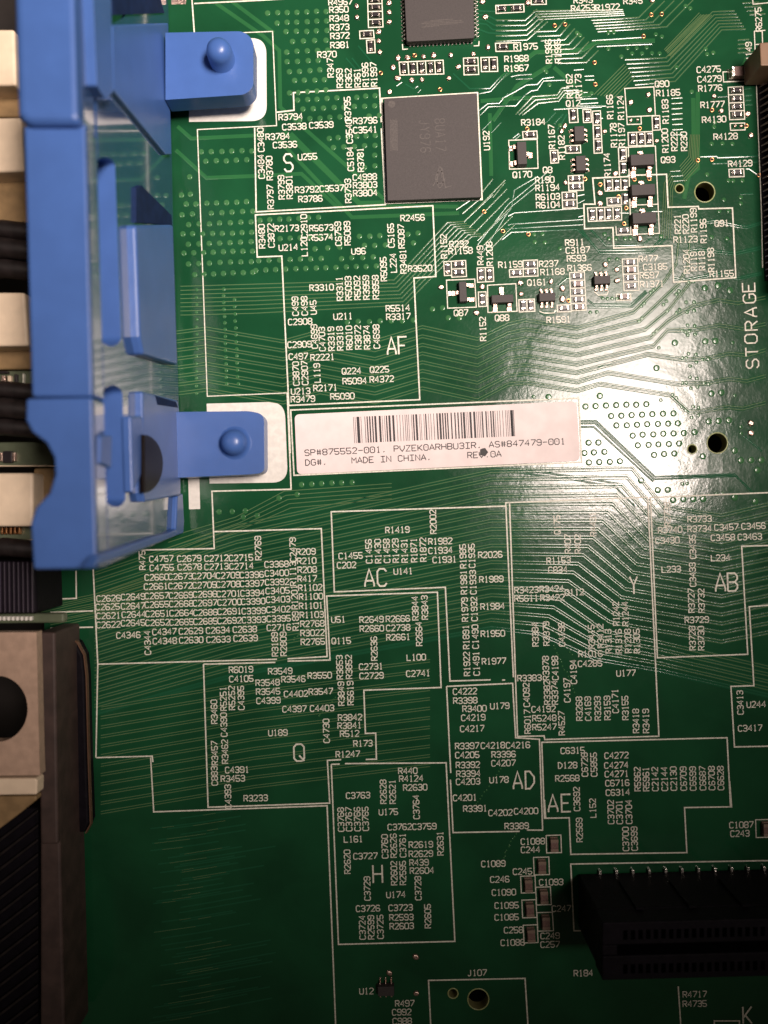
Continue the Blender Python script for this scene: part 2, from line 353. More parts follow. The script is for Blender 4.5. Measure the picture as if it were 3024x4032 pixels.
for pl in ([(550, 262), (890, 240)], [(580, 301), (940, 285)], [(470, 645), (582, 640)], [(470, 676), (590, 668)], [(300, 712), (612, 696)], [(20, 498), (60, 488), (155, 482)], [(50, 515), (160, 510)],
           [(-40, 690), (50, 688), (110, 620), (150, 590), (190, 585), (230, 525), (370, 520)], [(-40, 640), (20, 610), (120, 552), (190, 548), (225, 510), (300, 500)], [(430, 455), (495, 450)],
           [(500, 495), (560, 492)], [(505, 520), (562, 518)], [(1440, 515), (1400, 560)], [(1550, 375), (1590, 372)], [(1550, 400), (1590, 396)], [(1370, 632), (1435, 628)], [(1545, 580), (1590, 575)],
           [(1545, 625), (1595, 620)], [(1548, 655), (1590, 652)], [(1548, 685), (1597, 682)], [(1255, 1022), (1365, 1018), (1372, 1028), (1640, 1018)], [(1335, 1068), (1440, 1065), (1630, 1058)],
           [(1545, 1102), (1575, 1100), (1640, 1145)], [(1515, 1270), (1600, 1266)], [(-200, 1570), (20, 1365), (40, 1240), (195, 1150)], [(-200, 1600), (0, 1335), (250, 1130)], [(-160, 1640), (20, 1350), (280, 1140)],
           [(0, 1410), (42, 1388), (488, 1358)], [(0, 1468), (30, 1462), (492, 1432)], [(-20, 1494), (492, 1466)], [(-40, 1565), (20, 1515), (450, 1498), (520, 1560), (590, 1635), (930, 1632), (1010, 1550)],
           [(540, 1500), (640, 1605), (880, 1600), (930, 1560)], [(480, 1500), (600, 1655), (940, 1650), (1050, 1540)], [(1280, 1450), (1360, 1438), (1500, 1470), (1560, 1478), (1659, 1450)],
           [(1280, 1462), (1360, 1452), (1500, 1484), (1560, 1492), (1659, 1462)], [(1150, 1640), (1250, 1625), (1480, 1650), (1659, 1610)], [(1150, 1655), (1250, 1640), (1480, 1665), (1659, 1625)],
           [(460, 690), (640, 690)], [(30, 900), (70, 870)], [(40, 915), (80, 880)], [(250, 800), (310, 735)], [(300, 810), (360, 745)], [(320, 850), (385, 745)], [(940, 1380), (1010, 1380)],
           [(720, 1390), (790, 1390)], [(450, 1278), (500, 1268)], [(450, 1330), (500, 1305)], [(620, 770), (560, 770)], [(460, 1415), (500, 1405)]):
    track(tp('20', pl))
for pl in ([(330, 205), (385, 158), (420, 160)], [(680, 110), (730, 75), (750, 78)], [(500, 340), (800, 335), (900, 240)], [(520, 350), (810, 345), (910, 250)], [(470, 1092), (575, 1090), (960, 1455), (1480, 1440), (1600, 1560)],
           [(470, 1108), (570, 1106), (955, 1472), (1485, 1450)], [(470, 1130), (560, 1130), (950, 1488)], [(0, 1400), (400, 1450), (720, 1500), (860, 1630)], [(0, 1420), (400, 1470), (700, 1520), (830, 1650)],
           [(1540, 1190), (1659, 1290)], [(215, 380), (300, 385), (330, 355)], [(200, 375), (240, 400), (310, 398)], [(520, 300), (560, 330), (800, 325)], [(590, 270), (620, 285)],
           [(1080, 150), (1160, 165), (1380, 120), (1500, 155), (1659, 120)], [(1080, 165), (1160, 178), (1380, 133), (1500, 168), (1659, 133)], [(560, 760), (700, 700)]):
    track(tp('21', pl))
tag(tr_mb.build('copper_track', M_TRACE, board, True), kind='stuff')
tag(ol_mb.build('painted_track_edge_light', M_OLIVE, board), kind='stuff')

# ---- plugged via holes (mask domes)
via = MB()
def vdot(nx, ny, r=11.5, d=.0065): via.disc(w(nx, ny), r / PX, .0008 + via.jit(), d, .62, 12)
def vrow(tile, x0, y0, x1, y1, n_, r=11.5):
    for i in range(n_):
        u = i / max(1, n_ - 1); vdot(*t(tile, x0 + (x1 - x0) * u + random.uniform(-2, 2), y0 + (y1 - y0) * u + random.uniform(-2, 2)), r)
for a in ((505, 997, 905, 980, 7), (672, 1057, 1080, 1042, 7), (710, 1122, 1112, 1105, 7), (813, 1185, 1217, 1165, 7), (850, 1250, 1118, 1238, 5), (953, 1311, 1088, 1305, 3), (525, 1232, 592, 1230, 2),
          (497, 1299, 628, 1293, 3), (530, 1362, 730, 1356, 4), (1290, 571, 1357, 568, 2), (1330, 910, 1395, 907, 2), (1310, 1095, 1445, 1087, 3), (978, 1544, 1043, 1543, 2), (1520, 1350, 1655, 1345, 3), (1080, 1606, 1275, 1600, 4), (1285, 222, 1372, 205, 2)):
    vrow('21', *a, r=13)
for p in ((600, 927), (1090, 580), (970, 745), (870, 1480), (1480, 1285), (1273, 1322), (1630, 1412), (1480, 1590), (1615, 1617), (1450, 238), (265, 935)): vdot(*t('21', *p), 13)
for p in ((1163, 315), (1215, 315), (1170, 380), (1215, 370), (1173, 465), (1220, 470), (1175, 530), (1222, 525), (1180, 652), (1228, 657), (1230, 710), (1190, 733), (1190, 805), (1235, 813), (1195, 878), (1238, 868), (1210, 997),
          (1245, 1003), (1200, 1068), (1243, 1055), (985, 612), (1467, 580), (998, 955), (1480, 925), (537, 382), (580, 378), (167, 932), (1040, 373), (930, 250), (950, 235), (870, 340), (890, 322), (1015, 330), (1035, 308), (1100, 262),
          (1117, 240), (855, 440), (875, 420), (950, 520), (970, 500), (1100, 385), (1122, 365), (1520, 1130), (1522, 1172), (1180, 185), (1210, 180), (1137, 500), (1160, 510), (1185, 505), (1140, 680), (1165, 678), (1270, 690), (1310, 686),
          (1140, 842), (1165, 840), (1280, 845), (1310, 850), (1075, 920), (1100, 940), (1135, 1000), (1160, 1022), (620, 290), (650, 292), (680, 290), (710, 292), (660, 36), (712, 34), (1140, 1502), (1170, 1500), (1360, 1567), (1400, 1565)):
    vdot(*t('21', *p), 7.5, .006)
for a in ((90, 85, 470, 75, 7), (150, 150, 475, 138, 6), (210, 208, 475, 200, 5), (250, 270, 470, 262, 4), (215, 340, 480, 328, 5), (215, 405, 420, 395, 4), (230, 470, 430, 458, 4), (265, 527, 460, 520, 4), (230, 610, 470, 590, 5),
          (285, 655, 540, 640, 5), (320, 715, 790, 690, 8), (670, 635, 790, 625, 3), (300, 780, 560, 765, 5), (490, 905, 790, 885, 6), (520, 965, 790, 950, 5), (700, 1020, 790, 1015, 2), (720, 1095, 790, 1085, 2), (750, 760, 820, 755, 2),
          (40, 1440, 420, 1420, 7), (170, 1560, 560, 1540, 7), (690, 1545, 820, 1540, 3), (400, 1625, 560, 1615, 3), (720, 1605, 860, 1600, 3), (1005, 1530, 1070, 1525, 2), (1040, 1590, 1041, 1590, 1)):
    vrow('10', *a)
for a in ((1315, 992, 1645, 985, 6), (1345, 1055, 1610, 1045, 5), (1185, 1275, 1245, 1270, 2), (1215, 1335, 1280, 1332, 2), (1350, 1330, 1610, 1318, 5), (1190, 1405, 1255, 1400, 2), (1380, 1395, 1650, 1380, 5), (1230, 1468, 1640, 1450, 7),
          (1195, 1530, 1645, 1520, 8), (1230, 1595, 1640, 1580, 7), (1200, 1655, 1650, 1640, 8), (1240, 1155, 1241, 1155, 1)):
    vrow('00', *a)
for a in ((1230, 65, 1640, 50, 7), (1270, 135, 1650, 120, 7)): vrow('01', *a)
for a in ((30, 45, 440, 30, 7), (570, 30, 780, 20, 4), (10, 108, 800, 80, 13), (610, 445, 1040, 435, 7), (1165, 360, 1232, 355, 2), (1270, 420, 1340, 420, 2), (310, 1505, 640, 1493, 6), (280, 1570, 282, 1570, 1), (165, 1595, 166, 1595, 1)):
    vrow('11', *a)
for a in ((1285, 235, 1285, 910, 15, 7), (1460, 230, 1480, 850, 15, 8), (1530, 300, 1555, 850, 13, 8)): vrow('01', *a)
for a in ((1430, 25, 1600, 20, 3), (1590, 60, 1680, 50, 2)): vrow('02', *a)
for p in ((450, 215), (470, 232), (655, 215), (690, 212), (965, 225), (1005, 240), (655, 320), (740, 370), (780, 315), (810, 350), (840, 315), (875, 350), (905, 312), (940, 348), (990, 350), (1290, 320), (1300, 355), (1340, 345), (1200, 600),
          (340, 820), (250, 470), (270, 555), (235, 455), (480, 605), (545, 610), (1100, 440), (1160, 40), (1190, 55), (170, 1532), (225, 1530), (175, 1582), (240, 1585), (340, 1625), (1330, 940), (1400, 938), (1465, 940), (1300, 1140),
          (1410, 1305), (1520, 1290), (1520, 1330), (1380, 1380), (1440, 1378), (1330, 1550), (1430, 1560), (1440, 1180), (1470, 1182), (1530, 1180), (630, 1530), (660, 1560), (705, 1560), (765, 1560), (800, 1558), (1000, 1545), (1345, 830), (1350, 800)):
    vdot(*t('20', *p), 9)
for i in range(90):                                     # tiny lighter domes added as glints, in dotted diagonal trains
    k = i // 15; j = i % 15
    o = ((12, 260, 860, 9, -9.5), (12, 420, 1360, 13, -14), (22, 240, 720, 13, 17), (22, 300, 900, 10, 22), (13, 1420, 320, 14, -20), (13, 1590, 700, 9, -18))[k]
    vdot(*t(str(o[0]), o[1] + o[3] * j + random.uniform(-6, 6), o[2] + o[4] * j + random.uniform(-5, 5)), 3.6, .004)
tag(via.build('plugged_via', M_VIA, board, True), kind='stuff')

# ---- bare white pads under the bracket feet
pad = MB(); pad.prism([w(*p)[:2] for p in rounded([(*p, 60 if i in (1, 2) else 1) for i, p in enumerate(tp('10', [(-424, 250), (80, 250), (84, 790), (-424, 797)]))], 1, 8)], .0035, .0005)
pad.build('white_pad', M_PAD, board)
pad = MB(); pad.prism([w(*p)[:2] for p in rounded([(*p, 62 if i in (1, 2) else 1) for i, p in enumerate(tp('11', [(-309, 978), (200, 965), (222, 1492), (-290, 1500)]))], 1, 8)], .0035, .0005)
pad.build('white_pad', M_PAD, board)
pad = MB(); pad.prism([w(*p)[:2] for p in tp('01', [(1228, 1400), (1300, 1400), (1308, 1666), (1235, 1668)])], .0035, .0005)
pad.build('white_pad', M_PAD, board)

pad = MB(); pad.prism([w(*p)[:2] for p in tp('00', [(1118, -30), (1215, -30), (1215, 28), (1120, 30)])], .004, .0005)
pad.build('bare_copper_pad', M_SOLDER, board)
# ---- legend (silkscreen) outlines
ZS = .0068
silk = MB()
LW = 5.0
def sl(tile, pts, wd=LW): line(silk, tp(tile, pts), wd, ZS)
for tile, pts in (
 ('00', [(1255, 0), (1270, 215)]), ('00', [(1270, 25), (1659, 6), (1900, -8)]),
 ('10', [(-110, 217), (122, 207), (148, 822), (-369, 848), (-304, 2589), (222, 2567)]),
 ('10', [(148, 735), (262, 722), (258, 607), (820, 577), (832, 800)]), ('10', [(832, 840), (858, 1338), (15, 1385), (5, 835)]),
 ('10', [(835, 645), (1460, 607), (1490, 1305), (865, 1330), (835, 645)]),
 ('10', [(10, 1405), (1168, 1345), (1188, 1807), (1045, 1817), (1083, 2611), (228, 2649), (182, 1674), (22, 1680), (10, 1405)]),
 ('11', [(218, 910), (243, 1537), (-274, 1550), (-259, 1924), (-739, 1934)]),
 ('11', [(240, 1020), (2122, 942), (2140, 1360), (262, 1446), (240, 1020)]), ('11', [(225, 990), (238, 1300)]),
 ('12', [(-259, 155), (440, 135), (478, 970), (220, 985)]), ('12', [(150, 988), (-1019, 1020), (-1049, 400)]),
 ('12', [(-329, 1020), (140, 1008)]), ('12', [(220, 1000), (497, 993), (475, 575), (1198, 550), (1222, 1172), (718, 1190), (728, 1472), (795, 1470), (800, 1640), (730, 1642)]),
 ('12', [(570, 1643), (480, 1648), (495, 1927), (-299, 1954), (-329, 1020)]),
 ('13', [(534, 1720), (478, 285), (-654, 325), (-674, -30)]), ('02', [(630, 1630), (995, 1620), (1000, 1659)]), ('02', [(640, 1020), (628, 1630)]), ('02', [(330, 682), (610, 672)]), ('02', [(330, 785), (610, 778)]), ('02', [(245, 600), (500, 590), (498, 410)]),
 ('12', [(1640, -12), (505, 25), (525, 548), (1250, 518), (1280, 1130), (1545, 1122)]), ('12', [(1620, 1124), (1640, 1123)]),
 ('22', [(-15, -34), (35, 1105)]), ('22', [(10, -34), (62, 1492), (235, 1488), (240, 1512), (985, 1490), (912, -70), (-20, -34)]),
 ('22', [(1700, -100), (930, -68), (975, 978), (1565, 955), (1525, 250), (1700, 245)]), ('22', [(1700, 635), (1575, 645), (1605, 1160), (1455, 1165), (1478, 1560), (1700, 1555)]),
 ('22', [(-401, 1165), (30, 1145), (50, 1500), (205, 1510), (226, 2101)]), ('12', [(1258, 1165), (1285, 1730)]), ('13', [(1283, 115), (1300, 460), (1735, 452)]), ('23', [(120, 433), (224, 434)]),
 ('22', [(238, 2030), (220, 1530), (1430, 1500), (1452, 1950)]), ('23', [(232, 240), (240, 358), (390, 355), (400, 588), (1140, 577), (1125, 290), (1425, 285), (1412, 120)]),
 ('13', [(505, 15), (560, 13)]), ('13', [(595, 10), (1255, 5), (1312, 1170), (552, 1190), (505, 15)]),
 ('23', [(1700, 627), (400, 650), (420, 1075), (465, 1075)]), ('13', [(1155, 1730), (1140, 1425), (1770, 1412), (1790, 1730)]), ('23', [(1085, 1430), (1102, 1690)]), ('23', [(1315, 1690), (1315, 1650), (1475, 1650), (1475, 1690)]),
 ('20', [(5, 918), (190, 912), (196, 1100), (10, 1106), (5, 918)]), ('20', [(762, 580), (952, 568), (962, 756), (775, 765), (762, 580)]),
 ('20', [(720, 967), (962, 955), (988, 1525), (708, 1537), (704, 1480)]), ('20', [(785, 962), (802, 1530)]), ('20', [(800, 1342), (978, 1335)]), ('20', [(553, 1165), (785, 1155), (785, 1147), (1035, 1140), (1045, 1355), (1243, 1350), (1245, 1366), (1465, 1360), (1487, 1814), (1081, 1845), (1070, 1605), (690, 1622), (685, 1488), (500, 1495), (495, 1335), (568, 1335), (553, 1165)]),
 ('20', [(1700, 20), (1600, 30), (1595, -20)]), ('20', [(1608, 205), (1680, 200)]), ('20', [(1608, 205), (1655, 1400), (1662, 1750)]), ('20', [(850, 575), (950, 570)]),
 ('11', [(1257, 172), (1442, 165), (1452, 348), (1265, 355), (1257, 172)]), ('11', [(1525, 205), (1710, 195), (1718, 375), (1528, 383), (1525, 205)]),
 ('10', [(742, -20), (748, 182), (843, 178), (835, -20)]), ('10', [(745, 28), (838, 25)]), ('10', [(746, 78), (840, 75)]), ('10', [(747, 130), (841, 126)]),
 ('10', [(690, 205), (780, 200), (785, 250), (693, 255), (690, 205)]), ('10', [(735, 265), (788, 262), (792, 345), (740, 348), (735, 265)]),
 ('10', [(948, 408), (1235, 395), (1240, 485), (955, 492), (948, 408)]), ('10', [(1005, 405), (1012, 490)]), ('10', [(1065, 402), (1070, 488)]), ('10', [(1120, 400), (1126, 487)]), ('10', [(1180, 398), (1186, 486)]),
 ('10', [(1368, 382), (1462, 378), (1468, 488), (1372, 491), (1368, 382)]), ('10', [(1370, 432), (1465, 430)]), ('10', [(1482, 378), (1588, 375), (1592, 468), (1486, 470), (1482, 378)]), ('10', [(1535, 377), (1538, 469)]),
 ('10', [(1470, 270), (1468, 300), (1435, 302)]), ('10', [(970, 290), (972, 325), (1005, 322)]),
 ('10', [(1577, 285), (1740, 280), (1742, 335), (1580, 338), (1577, 285)]), ('20', [(-80, 38), (102, 30), (105, 80), (-78, 90), (-80, 38)]), ('20', [(150, -10), (152, 32), (250, 30), (248, -10)]),
 ('20', [(95, 862), (188, 857), (192, 905), (99, 908), (95, 862)]), ('20', [(396, 710), (452, 708), (458, 800), (402, 803), (396, 710)]), ('20', [(488, 718), (540, 716), (545, 800), (493, 802), (488, 718)]),
 ('20', [(552, 728), (603, 725), (615, 1000), (562, 1003), (552, 728)]), ('20', [(555, 820), (607, 818)]), ('20', [(559, 910), (611, 908)]), ('20', [(275, 985), (325, 982), (330, 1065), (280, 1068), (275, 985)]),
 ('20', [(375, 955), (472, 950), (475, 1000), (378, 1003), (375, 955)]), ('20', [(393, 1150), (490, 1145), (492, 1192), (396, 1196), (393, 1150)]), ('20', [(395, 1202), (490, 1197), (493, 1244), (398, 1248), (395, 1202)]),
 ('20', [(352, 1258), (448, 1254), (452, 1358), (357, 1362), (352, 1258)]), ('20', [(355, 1310), (450, 1306)]), ('20', [(775, 765), (868, 762), (870, 812), (778, 815), (775, 765)]), ('20', [(940, 760), (990, 757), (994, 850), (944, 853), (940, 760)]),
 ('20', [(783, 868), (942, 860), (948, 950), (787, 955), (783, 868)]), ('20', [(838, 866), (842, 952)]), ('20', [(892, 863), (896, 950)]), ('20', [(720, 967), (728, 1150)]), ('20', [(722, 1055), (783, 1052)]), ('20', [(770, 965), (774, 1050)]),
 ('20', [(628, 1172), (632, 1245)]), ('20', [(680, 1170), (684, 1245)]), ('20', [(735, 1168), (738, 1245)]), ('20', [(632, 1250), (785, 1243)]), ('20', [(645, 1295), (738, 1290), (740, 1340), (648, 1344), (645, 1295)]),
 ('20', [(518, 1360), (740, 1350), (742, 1438), (524, 1448), (518, 1360)]), ('20', [(576, 1357), (580, 1445)]), ('20', [(630, 1355), (633, 1443)]), ('20', [(684, 1352), (688, 1441)]),
 ('20', [(1403, 472), (1550, 465), (1553, 532), (1407, 537), (1403, 472)]), ('20', [(1437, 572), (1533, 567), (1545, 780), (1447, 784), (1437, 572)]), ('20', [(1440, 622), (1537, 618)]), ('20', [(1443, 675), (1540, 671)]), ('20', [(1445, 728), (1542, 724)]),
 ('20', [(1450, 808), (1545, 805), (1548, 850), (1453, 853), (1450, 808)]), ('20', [(1442, 1108), (1538, 1104), (1541, 1155), (1445, 1158), (1442, 1108)]), ('20', [(1612, 205), (1659, 202), (1662, 290), (1616, 293)]),
 ('21', [(98, 44), (192, 40), (196, 145), (100, 149), (98, 44)]), ('21', [(8, 103), (98, 99), (196, 94)]), ('21', [(8, 103), (12, 153), (100, 149)]),
 ('21', [(402, 123), (498, 118), (510, 368), (412, 372), (402, 123)]), ('21', [(405, 176), (501, 172)]), ('21', [(408, 226), (503, 222)]), ('21', [(410, 276), (505, 272)]), ('21', [(412, 326), (507, 322)]),
 ('21', [(745, 35), (845, 30), (855, 238), (757, 242), (745, 35)]), ('21', [(748, 82), (848, 78)]), ('21', [(750, 134), (850, 130)]), ('21', [(753, 186), (852, 182)]), ('21', [(706, 265), (800, 260), (803, 302), (709, 305), (706, 265)]),
 ('21', [(70, 300), (172, 295), (176, 375), (73, 380), (70, 300)]), ('21', [(122, 298), (125, 378)]), ('21', [(320, 335), (410, 332), (412, 378), (323, 380), (320, 335)]), ('21', [(205, 375), (240, 388), (300, 386), (310, 365)]), ('21', [(565, 250), (590, 270), (645, 268), (655, 245)]),
 ('11', [(1240, 52), (1382, 43), (1388, 148), (1292, 153), (1290, 140), (1244, 142), (1240, 52)]), ('11', [(1288, 50), (1292, 150)]), ('11', [(1290, 100), (1385, 95)]), ('11', [(1457, 92), (1562, 88), (1566, 180), (1460, 186), (1457, 92)]), ('11', [(1510, 90), (1513, 182)]), ('11', [(1465, 250), (1515, 248), (1520, 342), (1468, 345), (1465, 250)]),
 ('23', [(243, 468), (337, 465), (341, 577), (246, 579), (243, 468)]), ('23', [(162, 608), (260, 605), (264, 717), (167, 720), (162, 608)]), ('23', [(80, 728), (172, 725), (176, 832), (85, 835), (80, 728)]), ('23', [(176, 798), (270, 795), (276, 908), (182, 911), (176, 798)]),
 ('23', [(88, 880), (178, 877), (184, 990), (93, 993), (88, 880)]), ('23', [(184, 960), (282, 957), (290, 1075), (190, 1078), (184, 960)]), ('23', [(97, 1040), (186, 1037), (192, 1150), (102, 1153), (97, 1040)]), ('23', [(1578, 368), (1700, 364), (1704, 478), (1582, 481), (1578, 368)])):
    thin = (tile in ('20', '21') and len(pts) <= 5) or (tile == '10' and pts[0][1] < 500) or (tile == '23' and len(pts) == 5) or (tile == '11' and pts[0][0] > 1230)
    sl(tile, pts, 3.9 if thin else 5.4)
silk.build('legend_outline', M_SILK, board)['kind'] = 'stuff'

TEXT_H = {
'10': 'R4967 565 15;R350 555 65;R348 557 122;R373 560 180;R372 562 236;R381 562 296;R370 477 358;R3794 240 765;C3538 264 829;C3539 440 818;R3796 727 790;C3541 727 850;R3784 155 893;C3536 203 947;U255 350 1025;C4998 724 1158;R3803 726 1210;R3804 727 1262;R3792 347 1240;C3537 508 1232;R3786 369 1300;R2456 1036 1424;R2173 215 1493;R5673 440 1490;R5674 438 1552;U214 225 1617;U96 683 1642',
'11': 'R3310 442 220;R5514 940 355;R3317 943 410;U211 582 408;C2908 302 443;C2909 298 592;C497 290 670;R2221 448 675;Q224 637 765;Q225 820 755;R5094 658 830;R4372 835 818;U213 305 897;R2171 467 875;R3479 320 948;R5090 578 930;R3520 1085 95;Q87 1352 385;Q88 1620 418',
'20': 'R4253 490 55;R1972 650 50;R343 490 3;R345 815 8;R1975 115 307;R1968 55 385;R1967 55 448;C4275 1310 455;C4279 1315 518;R1776 1320 578;Q90 1005 550;R1185 1045 608;R1777 1335 685;R4130 1345 782;R4128 1420 893;R4129 1515 1070;Q12 425 677;R3184 165 800;Q170 93 1142;Q8 258 1112;R190 240 1177;R1194 258 1228;R6103 260 1287;R6104 262 1340;Q93 1045 1045;R1123 1158 1565;R911 435 1585;C3187 455 1635;Q91 1395 1460;R232 -320 1595;R1158 -310 1640',
'21': 'R1159 15 70;R237 265 65;R1168 290 118;Q161 188 187;R593 447 30;R1366 467 92;R477 915 32;C3185 960 85;R597 922 140;R1371 940 197;R1155 1395 130;R1591 330 430',
'02': 'C4757 1055 332;C2679 1237 330;C2712 1415 328;C2715 1575 325;C4755 1058 390;C2678 1240 385;C2713 1415 383;C2714 1578 380;C2660 1025 452;C2673 1180 447;C2704 1335 443;C2709 1490 440;C3396 1645 436;C2661 1020 512;C2672 1180 508;C2705 1337 503;C2708 1492 498;C3397 1648 493;C2657 1025 573;C2669 1183 570;C2696 1340 563;C2701 1495 560;C3394 1650 555;C2655 1025 630;C2668 1185 625;C2697 1340 620;C2700 1500 615;C3390 1655 610;C2651 1030 690;C2664 1187 685;C2686 1343 682;C2691 1500 675;C3399 1658 672;C2652 1030 748;C2665 1187 745;C2685 1343 740;C2692 1500 735;C3393 1660 730;C4347 1075 808;C2629 1248 803;C2634 1425 798;C2638 1600 792;C4348 1078 868;C2630 1250 862;C2633 1428 858;C2639 1605 850;C2626 710 590;C2625 705 645;C2621 710 703;C2622 710 762;C2649 870 580;C2647 870 640;C2644 875 695;C2645 870 750;C4346 840 830;R6019 1575 1055;C4105 1577 1115',
'12': 'C3368 148 367;C3400 150 425;C3392 152 483;C3405 155 540;C3403 158 597;C3402 160 662;C3395 162 722;C2716 163 780;R209 340 285;R210 345 345;R208 348 403;R417 348 462;R1102 368 520;R1100 373 578;R1101 373 638;R1103 378 697;R2768 382 755;R3022 383 815;R2765 385 873;C1455 632 312;C202 605 373;R1419 937 143;U141 975 413;R1982 1217 217;C1934 1218 277;C1931 1245 337;R2026 1543 305;R1989 1550 465;R1984 1558 642;R1950 1560 820;R1977 1567 1000;U51 552 728;Q115 570 867;R2649 768 728;R2666 940 723;R2660 770 787;C2738 942 782;R2661 943 843;C2731 765 1035;C2729 768 1095;L100 1060 975;C2741 1073 1080;R3549 172 1065;R3546 258 1117;R3550 430 1093;R3548 90 1140;R3545 93 1198;C4399 95 1257;C4402 275 1213;R3547 437 1198;C4397 265 1312;C4403 445 1307;U189 157 1467;R3842 628 1367;R3841 625 1420;R512 625 1473;R173 712 1537;R1247 613 1607;C4222 1378 1197;R3398 1380 1257;R3400 1440 1310;U179 1605 1292;C4219 1432 1368;C4217 1425 1440;R3397 1392 1553;C4218 1560 1550;C4205 1393 1612;R3396 1630 1608',
'22': 'R1153 330 343;C834 325 403;R3423 120 535;R3424 285 528;Q112 433 550;R5611 120 590;R3422 290 585;R1016 538 952;C4285 535 1015;U177 770 1078;R3383 140 1110;C4192 232 1313;R5248 237 1372;R5247 237 1430;R3740 1058 143;C3430 1040 212;L233 1065 400;R3733 1250 72;R3734 1250 135;C3457 1425 125;C3456 1602 118;C3458 1402 193;C3463 1578 188;L234 1387 325;R3729 1232 730;C6315 422 1583;C4272 708 1615;C4216 65 1548;C3417 1580 1437;U244 1620 1282;C4207 -30 1665',
'03': 'C4391 1550 50;R3453 1522 107', 
'13': 'R3233 12 235;R440 1005 57;R4124 1027 107;R2630 1053 165;C3763 680 217;U175 878 325;C3762 952 423;C3759 1113 420;L161 650 503;C3727 728 613;R2619 1090 538;R2629 1090 598;R439 1078 655;R2604 1097 708;U174 927 865;C3726 745 955;C3723 958 950;R2593 963 1013;R2603 965 1070;J107 1457 1375;U12 735 1495;R497 985 1575;C992 965 1632;C988 968 1690;R3392 1397 18;R3394 1400 75;C4203 1398 127;U178 1600 115;C4201 1378 232;R3391 1445 303;C4202 1610 330;C1089 1563 663;C246 1605 765;C1090 1632 850;C1095 1650 935;C1085 1650 1012',
'23': 'D128 380 20;R2568 378 103;C4274 690 20;C4271 693 75;C6716 697 133;C6314 700 193;C4200 115 312;R3389 55 407;C1088 158 505;C244 143 558;C245 92 697;C1093 275 765;C247 340 933;C249 268 1107;C257 268 1162;C1087 1487 400;C243 1478 455;R184 480 1345;C258 35 1070;C1086 30 1150;R4717 1190 1480;R4735 1190 1540'}
